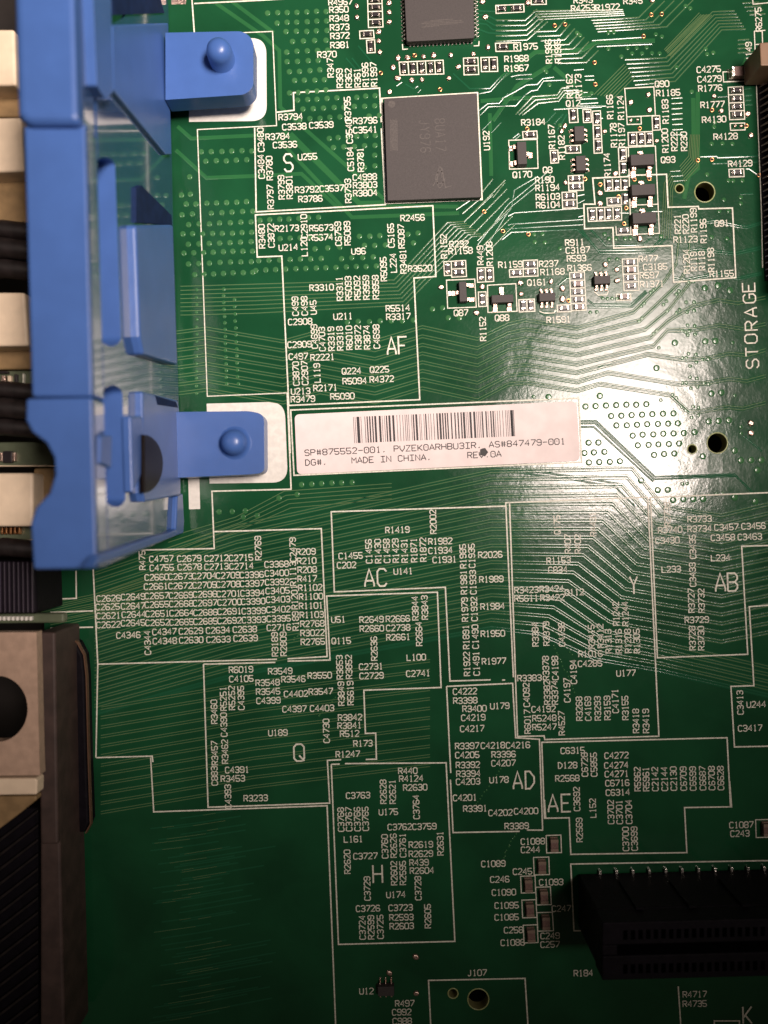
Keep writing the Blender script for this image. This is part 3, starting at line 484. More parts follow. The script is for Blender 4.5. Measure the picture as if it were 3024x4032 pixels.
TEXT_V = {
'10': 'R347 500 445;R369 560 513;R362 618 512;R361 676 510;R1996 728 490;R1997 783 488;R3795 612 712;C3540 622 860;C5184 630 1040;R3781 697 1045;C3480 45 915;C3484 48 1090;R3780 102 1100;R3797 108 1288;R3799 180 1225;R3801 232 1222;R3793 615 1248;R3480 52 1545;C3872 112 1540;C2910 328 1480;L120 328 1612;C6759 550 1528;R5089 610 1525;C5165 895 1540;R5087 962 1545;U192 1518 920;R1152 1240 1610',
'11': 'R3311 560 228;R5093 617 225;R5092 675 222;R3959 733 220;R3958 795 218;R5095 847 100;L224 910 60;R3481 975 50;C499 270 342;C498 330 340;U45 388 350;C4699 395 540;C4703 445 557;R3319 505 555;R3318 562 552;R6010 622 548;R3872 680 545;R3874 738 545;C4698 800 540;C3870 275 782;C2907 332 778;L119 412 778;R1152 1495 490;R449 1478 10;R1208 1538 0',
'20': 'R1966 265 338;R1965 325 335;R1162 402 565;R1173 460 565;R1166 665 700;R1124 735 705;R1178 690 885;R1197 742 885;R1167 285 895;R1182 350 965;R1174 648 1080;R1183 1027 730;R1200 1025 920;R222 1085 925;R230 1148 925;R221 1107 1465;R220 1160 1465;R1199 1212 1440;R1196 1275 1510;J149 1572 340;R6275 1635 130',
'21': 'R1204 1165 50;R119 1212 50;R118 1265 45;R1198 1325 40',
'02': 'R4754 930 325;C4344 965 880;R3460 1400 1330;R5251 1460 1245;R5252 1515 1240;C4395 1575 1240;C4390 1463 1415;R3457 1403 1600;R3462 1470 1590',
'12': 'R2769 28 262;C2479 255 272;R1113 255 430;R1201 265 582;R189 272 738;R3189 137 890;R2809 193 887;C1456 750 283;R1430 810 282;C1458 867 280;R1429 925 278;R1431 983 278;R1871 1045 275;R1872 1105 272;R2002 1170 90;R1985 1365 315;C1935 1422 312;R1981 1370 485;C1933 1430 485;R1979 1377 663;C1932 1438 660;R1891 1385 842;C1490 1445 840;R1922 1390 1018;C1491 1452 1015;R3844 1053 655;R3843 1115 650;R2664 1078 822;R2636 785 918;R3853 560 1040;R3852 620 1037;R3849 570 1212;R5619 630 1208;C4730 473 1455',
'22': 'Q175 320 110;R4431 555 105;R407 390 235;R402 455 235;R3384 178 825;R3379 250 820;C4196 350 825;R3415 545 840;R3412 603 835;R1313 655 870;R1316 722 870;R1208 782 868;R1305 840 868;R1242 705 690;R1244 765 690;R3378 247 1045;C4198 307 1045;C4194 427 1070;R3382 255 1205;R3374 305 1205;C4197 385 1190;C4092 120 1220;R6017 127 1395;R4527 350 1405;R3268 465 1310;C4169 522 1310;R3293 585 1308;R3159 648 1305;C4171 700 1260;R3155 765 1305;R3418 835 1390;R3419 900 1390;R2739 1040 40;C3435 1205 253;C3433 1205 435;R3727 1197 605;R3732 1262 605;R3728 1203 850;R3730 1260 850;C3413 1515 1270;C6726 500 1675;C5855 560 1675',
'03': 'C883 1402 90;C4393 1490 225',
'13': 'R2628 845 193;R2621 905 193;C3768 568 375;C3767 620 373;C3766 675 372;C3765 728 370;C3764 1060 293;R2620 610 650;C3760 855 550;R2626 912 545;C3761 972 543;R2602 915 725;R2595 972 723;R2631 1217 530;C3729 740 825;C3728 1072 823;C3724 708 1080;R2599 765 1078;C3725 825 1075;R2605 1135 1005',
'23': 'R5962 825 108;R5961 880 108;C2142 937 108;C2144 997 107;C2130 1055 105;C6709 1118 105;C6599 1178 105;C6687 1240 103;C6708 1298 102;C6628 1355 102;C3692 438 235;L152 540 293;C3702 655 318;C3701 710 318;C3704 770 317;R2569 455 432;C3700 750 490;C3699 805 488'}
leg = MB()
for D, ang in ((TEXT_H, 0), (TEXT_V, math.pi / 2)):
    for tile, items in D.items():
        for it in items.split(';'):
            s_, x, y = it.split(); text(leg, s_, *t(tile, float(x), float(y)), ZS + .0012, ang=ang)
leg.build('legend_text', M_SILK, board)['kind'] = 'stuff'
big = MB()
for s_, tile, x, y, h, ad, gw in (('S', '10', 225, 1065, 68, 0, 33), ('AF', '11', 935, 600, 68, 44, 33), ('AC', '12', 795, 455, 68, 50, 36), ('Q', '12', 295, 1597, 66, 0, 40), ('H', '13', 808, 730, 70, 0, 36),
      ('AD', '23', 100, 115, 68, 48, 34), ('AE', '23', 328, 262, 68, 52, 36), ('Y', '22', 820, 505, 68, 0, 30), ('AB', '22', 1425, 485, 70, 48, 38), ('K', '23', 1525, 1612, 66, 0, 34)):
    text(big, s_, *t(tile, x, y), ZS + .0024, hN=h, adv=ad, gw=gw, sw=6.5)
for ch, x, y in (('S', 1595, 718), ('T', 1592, 640), ('O', 1585, 555), ('R', 1588, 470), ('A', 1585, 382), ('G', 1575, 292), ('E', 1570, 218)):
    text(big, ch, *t('21', x, y), ZS + .0024, hN=48, gw=34, sw=5.4, ang=math.pi / 2)
big.build('zone_letter', M_SILK, board)['kind'] = 'stuff'

# ---- small soldered parts: one of each kind, then copies
def copy_tree(o, parent, loc, rot):
    c = o.copy(); COL.objects.link(c); c.parent = parent; c.location = Vector(loc) - parent.location; c.rotation_euler = (0, 0, rot)
    for ch in list(o.children):
        d = ch.copy(); COL.objects.link(d); d.parent = c
    return c
def two_pad(name, L, Wd, H, bodymat, endfrac, endmat=M_TIN):
    """long axis along x, centred on the origin of its own object"""
    q = MB(); q.box((0, 0), L * (1 - 2 * endfrac) + .004, Wd, .004, H, taper=.002); body = q.build(name, bodymat, bevel=.003)
    for s_ in (-1, 1):
        e = MB(); x = s_ * L * (.5 - endfrac / 2); e.box((x, 0), L * endfrac, Wd + .004, .003, H + .003, taper=.002)
        e.box((s_ * (L / 2 + .006), 0), .020, Wd + .006, .002, H * .4, taper=.007)
        eo = e.build('terminal', endmat, bevel=.0025); eo.parent = body
    return body
TX = -20
res0 = two_pad('resistor', .104, .052, .034, M_CHIPD, .2)
cap0 = two_pad('capacitor', .115, .062, .05, M_CAP, .24)
capb = two_pad('capacitor', .20, .125, .10, M_CAP, .2)
first = {}
def place(proto, nx, ny, vert):
    p = w(nx, ny, .0); p.z = .001;
    k_ = {'resistor': (.155, .088), 'capacitor': (.155, .088)}.get(proto.name.split('.')[0]); k_ = k_ if max(abs(v[0]) for v in (c_.co for c_ in proto.data.vertices)) < .06 else (.25, .16)
    rot_ = local_tilt(nx, ny) + (math.pi / 2 if vert else 0); clr.box(p, k_[0], k_[1], .0002, .0034 + clr.jit() * .3, rot_)
    rot = local_tilt(nx, ny) + (math.pi / 2 if vert else 0) + random.uniform(-.025, .025)
    if proto.name not in first:
        first[proto.name] = 1; proto.parent = board; proto.location = p - board.location; proto.rotation_euler = (0, 0, rot)
    else: copy_tree(proto, board, p, rot)
clr = MB(); M_CLR = mat('mask_over_bare_laminate', (.012, .020, .009), .3)
def z7(x, y): return (1500 + x / 2.765, 850 + y / 2.765)
RV = [t('20', *p) for p in ((425, 752), (517, 760), (580, 775), (583, 865), (588, 952), (300, 1025), (748, 1010), (752, 1098), (812, 908), (867, 905), (920, 902), (655, 1212), (708, 1210), (762, 1208), (765, 1300), (548, 1405), (603, 1403), (655, 1400), (710, 1398), (967, 805))]
RV += [t('10', *p) for p in ((762, 305), (978, 448), (1038, 447), (1095, 445), (1153, 443), (1208, 441), (1508, 423), (1564, 421))] + [z7(*p) for p in ((720, 575), (1087, 640), (1180, 640), (1100, 910))] + [t('21', 97, 338), t('21', 148, 336)]
RH = [t('20', *p) for p in ((143, 882), (425, 977), (440, 1170), (442, 1222), (400, 1283), (402, 1335), (692, 1317), (755, 1508), (1490, 648), (1491, 700), (1494, 752), (1492, 1130), (1490, 593), (55, 58), (200, 10), (-45, 62))]
RH += [t('10', *p) for p in ((790, 3), (792, 50), (793, 100), (795, 152), (738, 228), (1415, 405), (1418, 460), (1625, 310))] + [t('21', *p) for p in ((147, 70), (148, 120), (55, 127), (450, 147), (456, 250), (460, 300), (797, 57), (800, 158), (803, 212), (366, 356))]
RH += [z7(845, 530), z7(845, 618)]
for p in RV: place(res0, *p, True)
for p in RH: place(res0, *p, False)
for p in ((453, 200), (462, 350), (799, 108), (755, 283)): place(cap0, *t('21', *p), False)
place(capb, *t('20', 1492, 490), False)
M_DULL = mat('dull_terminal', (.24, .17, .13), .5, .3)
capm = two_pad('capacitor', .165, .10, .07, M_CAP, .26, M_DULL)
for p in ((291, 522), (213, 662), (128, 780), (226, 853), (137, 935), (238, 1016), (144, 1096), (1640, 424)): place(capm, *t('23', *p), True)

tag(clr.build('bare_clearance', M_CLR, board), kind='stuff')
# ---- three-legged and six-legged small packages (body > lead, each lead its own piece)
def sot(nx, ny, L, Wd, H, leads, vert=False, name='transistor', label=None, ob=1):
    p = w(nx, ny, H); p.z = 0; ang = local_tilt(nx, ny) + (math.pi / 2 if vert else 0)
    q = MB(); q.box((0, 0), L / PX, Wd / PX, .012, H, taper=.007); o = q.build(name, M_CHIPD if H < .06 else M_CHIP, bevel=.004)
    o.parent = board; o.location = p - board.location; o.rotation_euler = (0, 0, ang)
    for (lx, ly, ww) in leads:                                     # lead pointing out in +-y
        e = MB(); sg = 1 if ly > 0 else -1; y0 = sg * Wd / 2 / PX; y1 = ly / PX; W2 = ww / PX; x = lx / PX
        e.box((x, y0 + sg * .012), W2 * .72, .03, H * .35, H * .55, taper=.002)
        e.box((x, y0 + sg * .030), W2 * .72, .014, .004, H * .5, taper=.001)
        e.box((x, (y0 + sg * .03 + y1) / 2), W2, abs(y1 - y0 - sg * .03) + .01, .002, .016, taper=.006)
        eo = e.build('lead', M_SOLDER, bevel=.003); eo.parent = o
    if label: o['label'] = label
    return o
sot(*t('20', 880, 1042), 96, 46, .1, [(0, 45, 24), (-31, -60, 24), (31, -60, 24)], label='upper of the three black transistors in the framed column')
sot(*t('20', 886, 1238), 96, 46, .1, [(0, 45, 24), (-31, -60, 24), (31, -60, 24)], label='middle of the three black transistors in the framed column')
sot(*t('20', 893, 1422), 96, 46, .1, [(0, 45, 24), (-31, -60, 24), (31, -60, 24)], label='lower of the three black transistors in the framed column')
sot(*t('20', 92, 998), 92, 40, .1, [(-31, 46, 24), (31, 46, 24), (0, -46, 26)], True)
sot(*z7(893, 822), 82, 32, .09, [(0, 56, 22), (-28, -46, 20), (28, -46, 20)], True)
sot(*z7(1325, 900), 88, 34, .09, [(0, 52, 22), (-28, -46, 22), (28, -46, 22)])
for p in ((468, 872), (478, 1065)): sot(*t('20', *p), 62, 42, .085, [(x, s_ * 36, 12) for x in (-20, 0, 20) for s_ in (-1, 1)], True)
for p in ((258, 280), (617, 168)): sot(*t('21', *p), 66, 36, .085, [(x, s_ * 38, 13) for x in (-20, 0, 20) for s_ in (-1, 1)])
sot(*t('13', 862, 1500), 66, 40, .09, [(x, s_ * (42 if s_ > 0 else 30), 9) for x in (-22, 0, 22) for s_ in (-1, 1)], name='small_chip')

# ---- the two big chips
q = MB(); H = .11
cs = [w(*p, H) for p in tp('10', [(850, 643), (1455, 608), (1482, 1288), (873, 1310)])]
c0 = sum(cs, Vector()) / 4; c0.z = 0
q.prism([c[:2] for c in cs], H, .02); bga = q.build('memory_chip', M_CHIP, board, loc=c0, bevel=.004); bga['label'] = 'large square black memory chip with faint laser marks'
mk = MB(); zz = H + .0006
text_c = lambda s_, x, y, **k: text(mk, s_, *t('10', x, y), 0, ang=-math.pi / 2, **k)
text_c('JY976', 1117, 890, hN=38, adv=27, gw=17, sw=3.2); text_c('8UA17', 1218, 880, hN=38, adv=27, gw=17, sw=3.2)
sw_ = [(1215 + 34 * math.cos(a * .5) * (1 - a / 40), 1165 + 80 * math.sin(a * .5) * (.35 + a / 36)) for a in range(26)]
mk.ribbon([w(*t('10', *p))[:2] for p in sw_], 3 / PX, 0)
mk.ribbon([w(*t('10', *p))[:2] for p in ((1170, 1215), (1230, 1100), (1250, 1225), (1290, 1215))], 3 / PX, 0)
mk.disc(w(*t('10', 900, 680)), 14 / PX, 0, seg=20)
k_ = 1 - H / CAMZ; mk.v = [(v[0] * k_, v[1] * k_, v[2] + zz) for v in mk.v]
mo = mk.build('laser_marking', M_MARK, loc=c0); mo.parent = bga; mo.location = (0, 0, 0)
bl = MB()
for i in range(9): bl.prism([w(*p, H)[:2] for p in tp('10', [(888 + i * 5.6, 778 + (i % 3) * 3), (892 + i * 5.6, 778 + (i % 3) * 3), (894 + i * 5.6, 985 - (i % 2) * 5), (890 + i * 5.6, 985)])], H + .0012, H + .0002)
bo = bl.build('worn_marking', M_MARK, loc=c0); bo.parent = bga; bo.location = (0, 0, 0)

q = MB(); H = .12
cs = [(*w(*p, H)[:2], .03) for p in tp('10', [(975, -190), (1428, -205), (1440, 248), (998, 272)])]
c0 = Vector((sum(c[0] for c in cs) / 4, sum(c[1] for c in cs) / 4, 0))
q.prism(rounded(cs, .03, 4), H, .025); qfp = q.build('controller_chip', M_CHIP, board, loc=c0, bevel=.005); qfp['label'] = 'black chip with fine silver legs on every side at the top edge'
def pin(x0, y0, x1, y1):
    a = w(*t('10', x0, y0)); b_ = w(*t('10', x1, y1)); d = b_ - a; ang = math.atan2(d.y, d.x); e = MB(); L = d.length; m_ = (a + b_) / 2
    e.box((a.x + d.x * .2, a.y + d.y * .2), L * .5, .022, .045, .06, ang, .002); e.box((b_.x - d.x * .25, b_.y - d.y * .25), L * .6, .024, .003, .018, ang, .004)
    e.box((m_.x + d.x * .02, m_.y + d.y * .02), L * .25, .021, .012, .055, ang, .002)
    o = e.build('pin', M_TIN, loc=(m_.x, m_.y, 0)); o.parent = qfp; o.location = o.location - c0
for i in range(17): x = 1020 + i * 25; y = 290 - i * 1.3; pin(x, y - 16, x + 1, y + 22)
for i in range(11): y = 268 - i * 25.3; pin(996 - i * .8, y, 965 - i * .8, y + 2)
for i in range(11): y = 245 - i * 25.3; pin(1432 - i * .6, y, 1468 - i * .6, y - 2)
mk = MB()
for i, (x0, x1, y) in enumerate(((1110, 1360, 140), (1090, 1370, 150), (1120, 1330, 160), (1095, 1210, 173), (1150, 1300, 131))):
    mk.ribbon([w(*t('10', x, yy), H)[:2] for x, yy in ((x0, y + 5), (x1, y - 6))], 3.2 / PX, H + .0008)
mo = mk.build('worn_marking', M_MARK, loc=c0); mo.parent = qfp; mo.location = (0, 0, 0)

# ---- solder test pads and open vias
pad0 = MB(); pad0.disc((0, 0), 11.5 / PX, 0, .022, .45, 16); pad0 = pad0.build('test_pad', M_SOLDER, smooth=True)
for tile, L in (('10', ((670, 42), (672, 115), (882, 20), (882, 82), (882, 145), (815, 208), (815, 270), (820, 342), (940, 380), (1003, 378), (1107, 372), (1173, 362), (1285, 362), (1432, 355), (1510, 112), (1528, 310), (1492, 12), (908, 442), (1335, 438), (938, 512), (1030, 525), (1097, 522), (1272, 512), (885, 602))),
                ('20', ((348, 860), (370, 825), (630, 860), (970, 922), (700, 1135), (600, 1262), (600, 1330), (1345, 630), (1392, 725), (1565, 745), (1585, 885), (915, 620), (800, 670), (922, 720), (860, 1560), (375, 1195), (130, 18), (800, 788), (845, 786), (1480, 826), (1520, 826), (940, 0))),
                ('21', ((80, 190), (85, 262), (355, 225), (710, 103), (712, 175), (355, 295), (280, 180), (635, 70), (1585, 1105), (1585, 1170))), ('11', ((1222, 218), (1452, 385), (1490, 215))), ('13', ((1057, 1272), (885, 1378), (1060, 1510)))):
    for p in L:
        nx, ny = t(tile, *p); o = pad0 if 'tp' not in first else pad0.copy()
        if 'tp' in first: COL.objects.link(o)
        first['tp'] = 1; o.parent = board; q_ = w(nx, ny); q_.z = .002; o.location = q_ - board.location; o.rotation_euler = (0, 0, random.uniform(0, 6))
        s_ = random.uniform(.85, 1.1) * (.6 if p in ((800, 788), (845, 786), (1480, 826), (1520, 826)) else 1); o.scale = (s_, s_ * random.uniform(.95, 1.25), 1)
def ring(r1, r2, h, n_=18):
    q = MB(); vs = []; fs = []
    for (r, z) in ((r2, 0), (r2 * .8 + r1 * .2, h), (r1 * .8 + r2 * .2, h), (r1, 0)):
        vs += [(r * math.cos(2 * math.pi * k / n_), r * math.sin(2 * math.pi * k / n_), z) for k in range(n_)]
    for m_ in range(3):
        for k in range(n_): fs.append((m_ * n_ + k, m_ * n_ + (k + 1) % n_, (m_ + 1) * n_ + (k + 1) % n_, (m_ + 1) * n_ + k))
    q.quadset(vs, fs); return q
rg0 = ring(4.2 / PX, 9.5 / PX, .006).build('open_via', M_GOLD, smooth=True); dk = MB(); dk.disc((0, 0), 4.6 / PX, .0018); dk0 = dk.build('drill_hole_dark_disc', M_BLACK); dk0.parent = rg0  # flat black disc; the dark of the hole is put into its colour
for tile, L in (('20', ((305, 168), (372, 160), (935, 97), (1003, 93), (885, 237), (565, 410), (570, 552), (125, 843), (860, 840), (602, 1205), (503, 1170), (825, 1172), (922, 1168), (722, 1285), (772, 1360), (758, 1462), (133, 1530), (1332, 720), (1557, 823), (1240, 1047), (1332, 1043), (1640, 1145))),
                ('10', ((1050, 362), (828, 478), (1215, 585), (1502, 1383), (1625, 1510))), ('21', ((395, 305),))):
    for p in L:
        q_ = w(*t(tile, *p)); q_.z = .003
        if 'ov' not in first: first['ov'] = 1; rg0.parent = board; rg0.location = q_ - board.location
        else: copy_tree(rg0, board, q_, 0)
M_RIM = mat('cleared_rim', (0.30, 0.34, 0.14), .3, var=.2, vscale=20)
for c, r in holes:
    q_ = w(*c); q = ring(r / PX + .0005, (r + 5) / PX, .004, 32); o = q.build('hole_rim', M_RIM, smooth=True); o.parent = board; o.location = Vector((q_.x, q_.y, .0015)) - board.location

# ---- slot connector, lower right (housing > wall, contact, slit)
HZ = 1.27
hou = MB()
F = lambda nx, ny: w(nx, ny)                       # footprint measured at board level
fx0, fx1, fy0, fy1 = 2262, 3700, 3428, 3650
sy = 3.6 / 1438
def fp(x, y, inset=0): return F(x, y - (x - fx0) * .026)
sl_root = MB()
def bar(mb, x0, x1, y0, y1, z0, z1): mb.prism([fp(*p)[:2] for p in ((x0, y1), (x1, y1), (x1, y0), (x0, y0))], z1, z0)
bar(sl_root, fx0 + 14, fx1, fy0 + 12, fy1 - 6, .02, .95)
slot = sl_root.build('slot_connector', M_SLOT, board, bevel=.015); slot['label'] = 'long black card slot at the lower right'
for (a, b_) in ((fy0 + 14, fy0 + 92), (fy1 - 92, fy1 - 8)):
    q = MB(); bar(q, fx0 + 8, fx1, a, b_, .951, HZ); o = q.build('slot_wall', M_SLOT, bevel=.012); put(o, slot)
q = MB(); bar(q, fx0 + 8, fx0 + 60, fy0 + 93, fy1 - 93, .951, HZ - .004); put(q.build('end_block', M_SLOT, bevel=.012), slot)
for i in range(4):
    x = fx0 + 150 + i * 190; q = MB(); bar(q, x, x + 26, fy0 + 4, fy0 + 11.5, .3, 1.0); put(q.build('rib', M_SLOT), slot)
for i in range(13):
    x = fx0 + 92 + i * 64.5; q = MB(); bar(q, x, x + 11, fy0 - 2, fy0 + 20, .004, .05); put(q.build('contact', M_TIN, bevel=.004), slot)
M_SLIT_DARK = mat('painted_slit_dark', (0.0008, 0.0008, 0.0008), .9, spec=0)  # near-black solid blocks; the shade inside the slits is put into their colour
for row in (fy0 + 42, fy1 - 62):
    for i in range(24):
        x = fx0 + 80 + i * 26.5; q = MB(); bar(q, x, x + 15, row, row + 32, HZ - .03, HZ + .002); put(q.build('slit_dark_block', M_SLIT_DARK), slot)

# ---- edge connector at the right edge with its row of legs
q = MB(); q.prism([F(*p)[:2] for p in ((3026, 330), (3110, 326), (3130, 1160), (3052, 1162))], .75, .03)
jc = q.build('edge_connector', mat('connector_black', (.02, .014, .012), .5), board, bevel=.01); jc['label'] = 'black connector with a row of slanted legs at the upper right edge'
q = MB(); q.prism([w(*p, .5)[:2] for p in ((2992, 168), (3100, 160), (3100, 258), (2996, 258))], .5, .03); put(q.build('latch_block', mat('latch_tan', (.22, .13, .075), .5, var=.1), bevel=.012), jc)
q = MB(); q.prism([w(*p, .02)[:2] for p in ((2982, 262), (3060, 260), (3090, 1100), (3014, 1105))], .02, .002); put(q.build('foot_strip', M_SLOT), jc)
for i in range(32):
    y = 285 + i * 25.6; x = 2984 + i * .93; q = MB(); q.prism([w(*p)[:2] for p in ((x, y + 9), (x + 26, y - 4), (x + 40, y - 4), (x + 40, y + 7), (x + 26, y + 7), (x, y + 13))], [.022, .10, .12, .12, .10, .022], [.012, .06, .08, .08, .06, .012])
    put(q.build('leg', M_TIN), jc)

# ================================================================ BARCODE STICKER
sc_ = w(1722, 1722); sc_.z = .008
stk = thing('barcode_sticker', sc_, 'white sticker with barcode and part numbers stuck across the middle of the board', 'sticker')
Tl, Bl, Tr, Br = (1162, 1637), (1171, 1863), (2268, 1582), (2284, 1818)
Tl = t('11', 266, 1050); Bl = t('11', 283, 1440); Tr = t('21', 447, 962); Br = t('21', 470, 1352)
def lab(u, v): a = Vector(Tl) * (1 - u) + Vector(Tr) * u; b_ = Vector(Bl) * (1 - u) + Vector(Br) * u; return a * (1 - v) + b_ * v
def labN(tile, x, y): return t(tile, x, y)
q = MB(); q.prism([w(*p)[:2] for p in rounded([(*Tl, 20), (*Tr, 24), (*Br, 24), (*Bl, 20)], 20, 6)], .020, .0095); put(q.build('paper', M_STICK), stk)
bars = MB(); rb = random.Random(12); x = 648.0; XE = 1659 + 42; seq = [4, 6, 3, 9, 20, 10, 3, 22]
def barline(x0, x1):
    yt = lambda x: 1066 - (x - 648) * .0435; yb = lambda x: yt(x) + 171
    dx = 9
    bars.prism([w(*t('11', *p))[:2] for p in ((x0, yt(x0)), (x1, yt(x1)), (x1 + dx, yb(x1)), (x0 + dx, yb(x0)))], .0212, .0203)
while x < XE:
    for (bw, gp) in (((3, 8), (3, 8), (18, 9), (3, 22), (4, 9), (8, 8), (9, 9)) if x < 650 else [(rb.choice((3, 3, 3.5, 8, 8.5, 13)), rb.choice((7, 8, 8, 12, 16)))]):
        barline(x, min(x + bw, XE)); x += bw + gp
barline(XE - 30, XE - 12)
put(bars.build('barcode', M_INK), stk)
def sticker_text(s_, x0, y0, x1, y1):
    q = MB(); n_ = len(s_); adv = (x1 - x0) / 1.659 / (n_ - .3); a = math.atan2(y0 - y1, x1 - x0)
    text(q, s_.replace('0', 'Ø'), *t('11', (x0 + x1) / 2, (y0 + y1) / 2), .0208, hN=22.5, adv=adv, gw=adv * .74, sw=3.5, tilt=a); put(q.build('printed_text', M_INK), stk)
sticker_text('SP#875552-001, PVZEK0ARHBU3IR, AS#847479-001', 333, 1300, 2030, 1224)
sticker_text('DG#,    MADE IN CHINA,      REV.0A', 338, 1364, 1612, 1306)
q = MB(); c = t('11', 1500, 1296)
q.prism([w(c[0] + 16 * k_ * math.cos(i * .63), c[1] + 17 * k_ * math.sin(i * .63))[:2] for i, k_ in enumerate((1.1, .85, 1, .8, 1.15, .9, 1.1, .95, 1.05, .85))], .0236, .0204); put(q.build('ink_stain', M_INK), stk)

# ================================================================ BLUE BRACKET
brk = thing('plastic_bracket', w(500, 1200), 'blue plastic bracket with two rounded foot tabs along the left side', 'bracket')
brk.location.z = 0
def slab(name, tile, pts, h, thick, bevel=.03, material=M_BLUE, rnd=0, root=brk, hs=None, smooth=False):
    """outline seen at height h (cm), with its own thickness"""
    pp = tp(tile, pts)
    if rnd: pp = rounded([(*p, (q_[2] if len(q_) > 2 else rnd)) for p, q_ in zip(pp, pts)], rnd, 6)
    H_ = hs or [h] * len(pp); W_ = [w(*p, hh) for p, hh in zip(pp, H_)]
    q = MB(); q.prism([v[:2] for v in W_], H_, [hh - thick for hh in H_]); c = sum(W_, Vector()) / len(W_)
    o = q.build(name, material, loc=(c.x, c.y, 0), bevel=bevel, smooth=False); put(o, root); return o
# the bracket is a wall 3.2 cm tall that stands on the board; its polished inner face looks toward the chips
WA, WB = -2.645, -.0268
def onwall(nx, ny, off=0.0):
    X0 = (nx - 1512) / PX; Y0 = (2016 - ny) / PX; k = (WA + off) / (X0 - WB * Y0)
    return Vector((X0 * k, Y0 * k, CAMZ * (1 - k)))
def wallslab(name, tile, pts, off, thick, material=M_BLUE, bevel=.02, rnd=0, root=None):
    """outline lying on the inner wall face, raised from it by off"""
    pp = tp(tile, pts); pp = rounded([(*p, rnd) for p in pp], rnd, 6) if rnd else pp
    P_ = [onwall(*p, off) for p in pp]; n_ = len(P_); q = MB()
    ar = sum(P_[i].y * P_[(i + 1) % n_].z - P_[(i + 1) % n_].y * P_[i].z for i in range(n_))
    if ar < 0: P_.reverse()
    vs = P_ + [p - Vector((thick, 0, 0)) for p in P_]
    q.quadset(vs, [tuple(range(n_)), tuple(reversed(range(n_, 2 * n_)))] + [(i, i + n_, (i + 1) % n_ + n_, (i + 1) % n_) for i in range(n_)])
    c = sum(P_, Vector()) / n_
    o = q.build(name, material, loc=(c.x, c.y, c.z), bevel=bevel); put(o, root or brk); return o
HB = 3.2
def rail(name, left, h, z0, ya, yb, rbev=.08):
    """solid length of the bracket between two photo heights; left = list of top-left outline points"""
    L_ = [w(*p, h) for p in tp('00', left)]
    y1 = w(0, t('00', 0, ya)[1], h).y; y2 = w(0, t('00', 0, yb)[1], h).y
    R = [Vector((WA + WB * y2, y2, 0)), Vector((WA + WB * y1, y1, 0))]
    pts = [tuple(v[:2]) for v in L_] + [tuple(v[:2]) for v in R]; q = MB(); q.prism(pts, h, z0)
    c = sum((Vector((*p, 0)) for p in pts), Vector()) / len(pts); o = q.build(name, M_BLUE, loc=c, bevel=rbev); put(o, brk)
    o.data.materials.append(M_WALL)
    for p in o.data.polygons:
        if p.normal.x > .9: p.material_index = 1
    return o
rail('upper_rail', [(78, -160), (105, 745), (150, 800)], 3.32, 2.9, -160, 800)
rail('main_rail', [(152, 815), (205, 2592)], 3.2, 2.9, 802, 2592, .03)
rail('lower_rail', [(168, 2602), (165, 2744), (205, 2820), (300, 2894), (350, 2989), (356, 3099), (320, 3219), (232, 3314), (196, 3419), (215, 3721)], 3.21, 2.9, 2594, 3715, .03)
# inner wall down to the board, cut off along a slanted lower end
wp = [(330, -160), (1105, -160), (1118, 640), (1130, 1400), (1165, 2400), (1185, 3300), (1205, 3480), (640, 3700), (600, 3700), (560, 1400)]
q = MB(); P_ = [onwall(*p, .0) for p in tp('00', wp)]
P_ = [Vector((v.x, v.y, max(.03, min(2.898, v.z)))) for v in P_]; n_ = len(P_)
P_ = [Vector((WA + WB * v.y - .001, v.y, v.z)) for v in P_]
P_.reverse(); vs = P_ + [p - Vector((.40, 0, 0)) for p in P_]
q.quadset(vs, [tuple(range(n_)), tuple(reversed(range(n_, 2 * n_)))] + [(i, i + n_, (i + 1) % n_ + n_, (i + 1) % n_) for i in range(n_)])
for i_, f in enumerate(q.f): pass
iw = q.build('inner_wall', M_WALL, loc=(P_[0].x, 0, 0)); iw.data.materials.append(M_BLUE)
def cut_slot(x0, y0, x1, y1, r):
    """mill a long round-ended recess into the inner wall"""
    a = Vector((x0, y0)); b_ = Vector((x1, y1)); d = (b_ - a).normalized(); nn = Vector((-d.y, d.x)); pts = []
    for k in range(13): an = math.pi * k / 12; pts.append(tuple(a + nn * r * math.cos(an) - d * r * math.sin(an)))
    for k in range(13): an = math.pi * k / 12; pts.append(tuple(b_ - nn * r * math.cos(an) + d * r * math.sin(an)))
    cu = wallslab('cutter', '00', pts, .1, .36, M_BLUE, 0)
    cu.parent = None; cu.location = cu.location + brk.location; bpy.context.view_layer.update()
    md = iw.modifiers.new('slot', 'BOOLEAN'); md.operation = 'DIFFERENCE'; md.solver = 'EXACT'; md.object = cu; md.material_mode = 'TRANSFER'
    bpy.context.view_layer.update(); me = bpy.data.meshes.new_from_object(iw.evaluated_get(bpy.context.evaluated_depsgraph_get()))
    iw.modifiers.clear(); iw.data = me; bpy.data.objects.remove(cu)
cut_slot(752, 1090, 792, 2200, 64); cut_slot(800, 2580, 820, 3250, 64)
put(iw, brk)
wallslab('wall_rib', '00', [(602, -150), (722, -150), (742, 600), (690, 650), (632, 560)], .10, .12, rnd=8)
wallslab('upper_arm', '00', [(735, 165), (1100, 150), (1112, 640), (1122, 1012), (1086, 1012), (742, 590)], .05, .08)
M_OPENING_SHADE = mat('painted_opening_shade', (.009, .020, .065), .7, spec=.1, var=.2)  # dark plates on the wall; shade of the openings put into the colour
wallslab('opening_shade_plate', '00', [(728, -150), (1010, -150), (1075, 85), (735, 100)], .02, .06, M_OPENING_SHADE, .005)
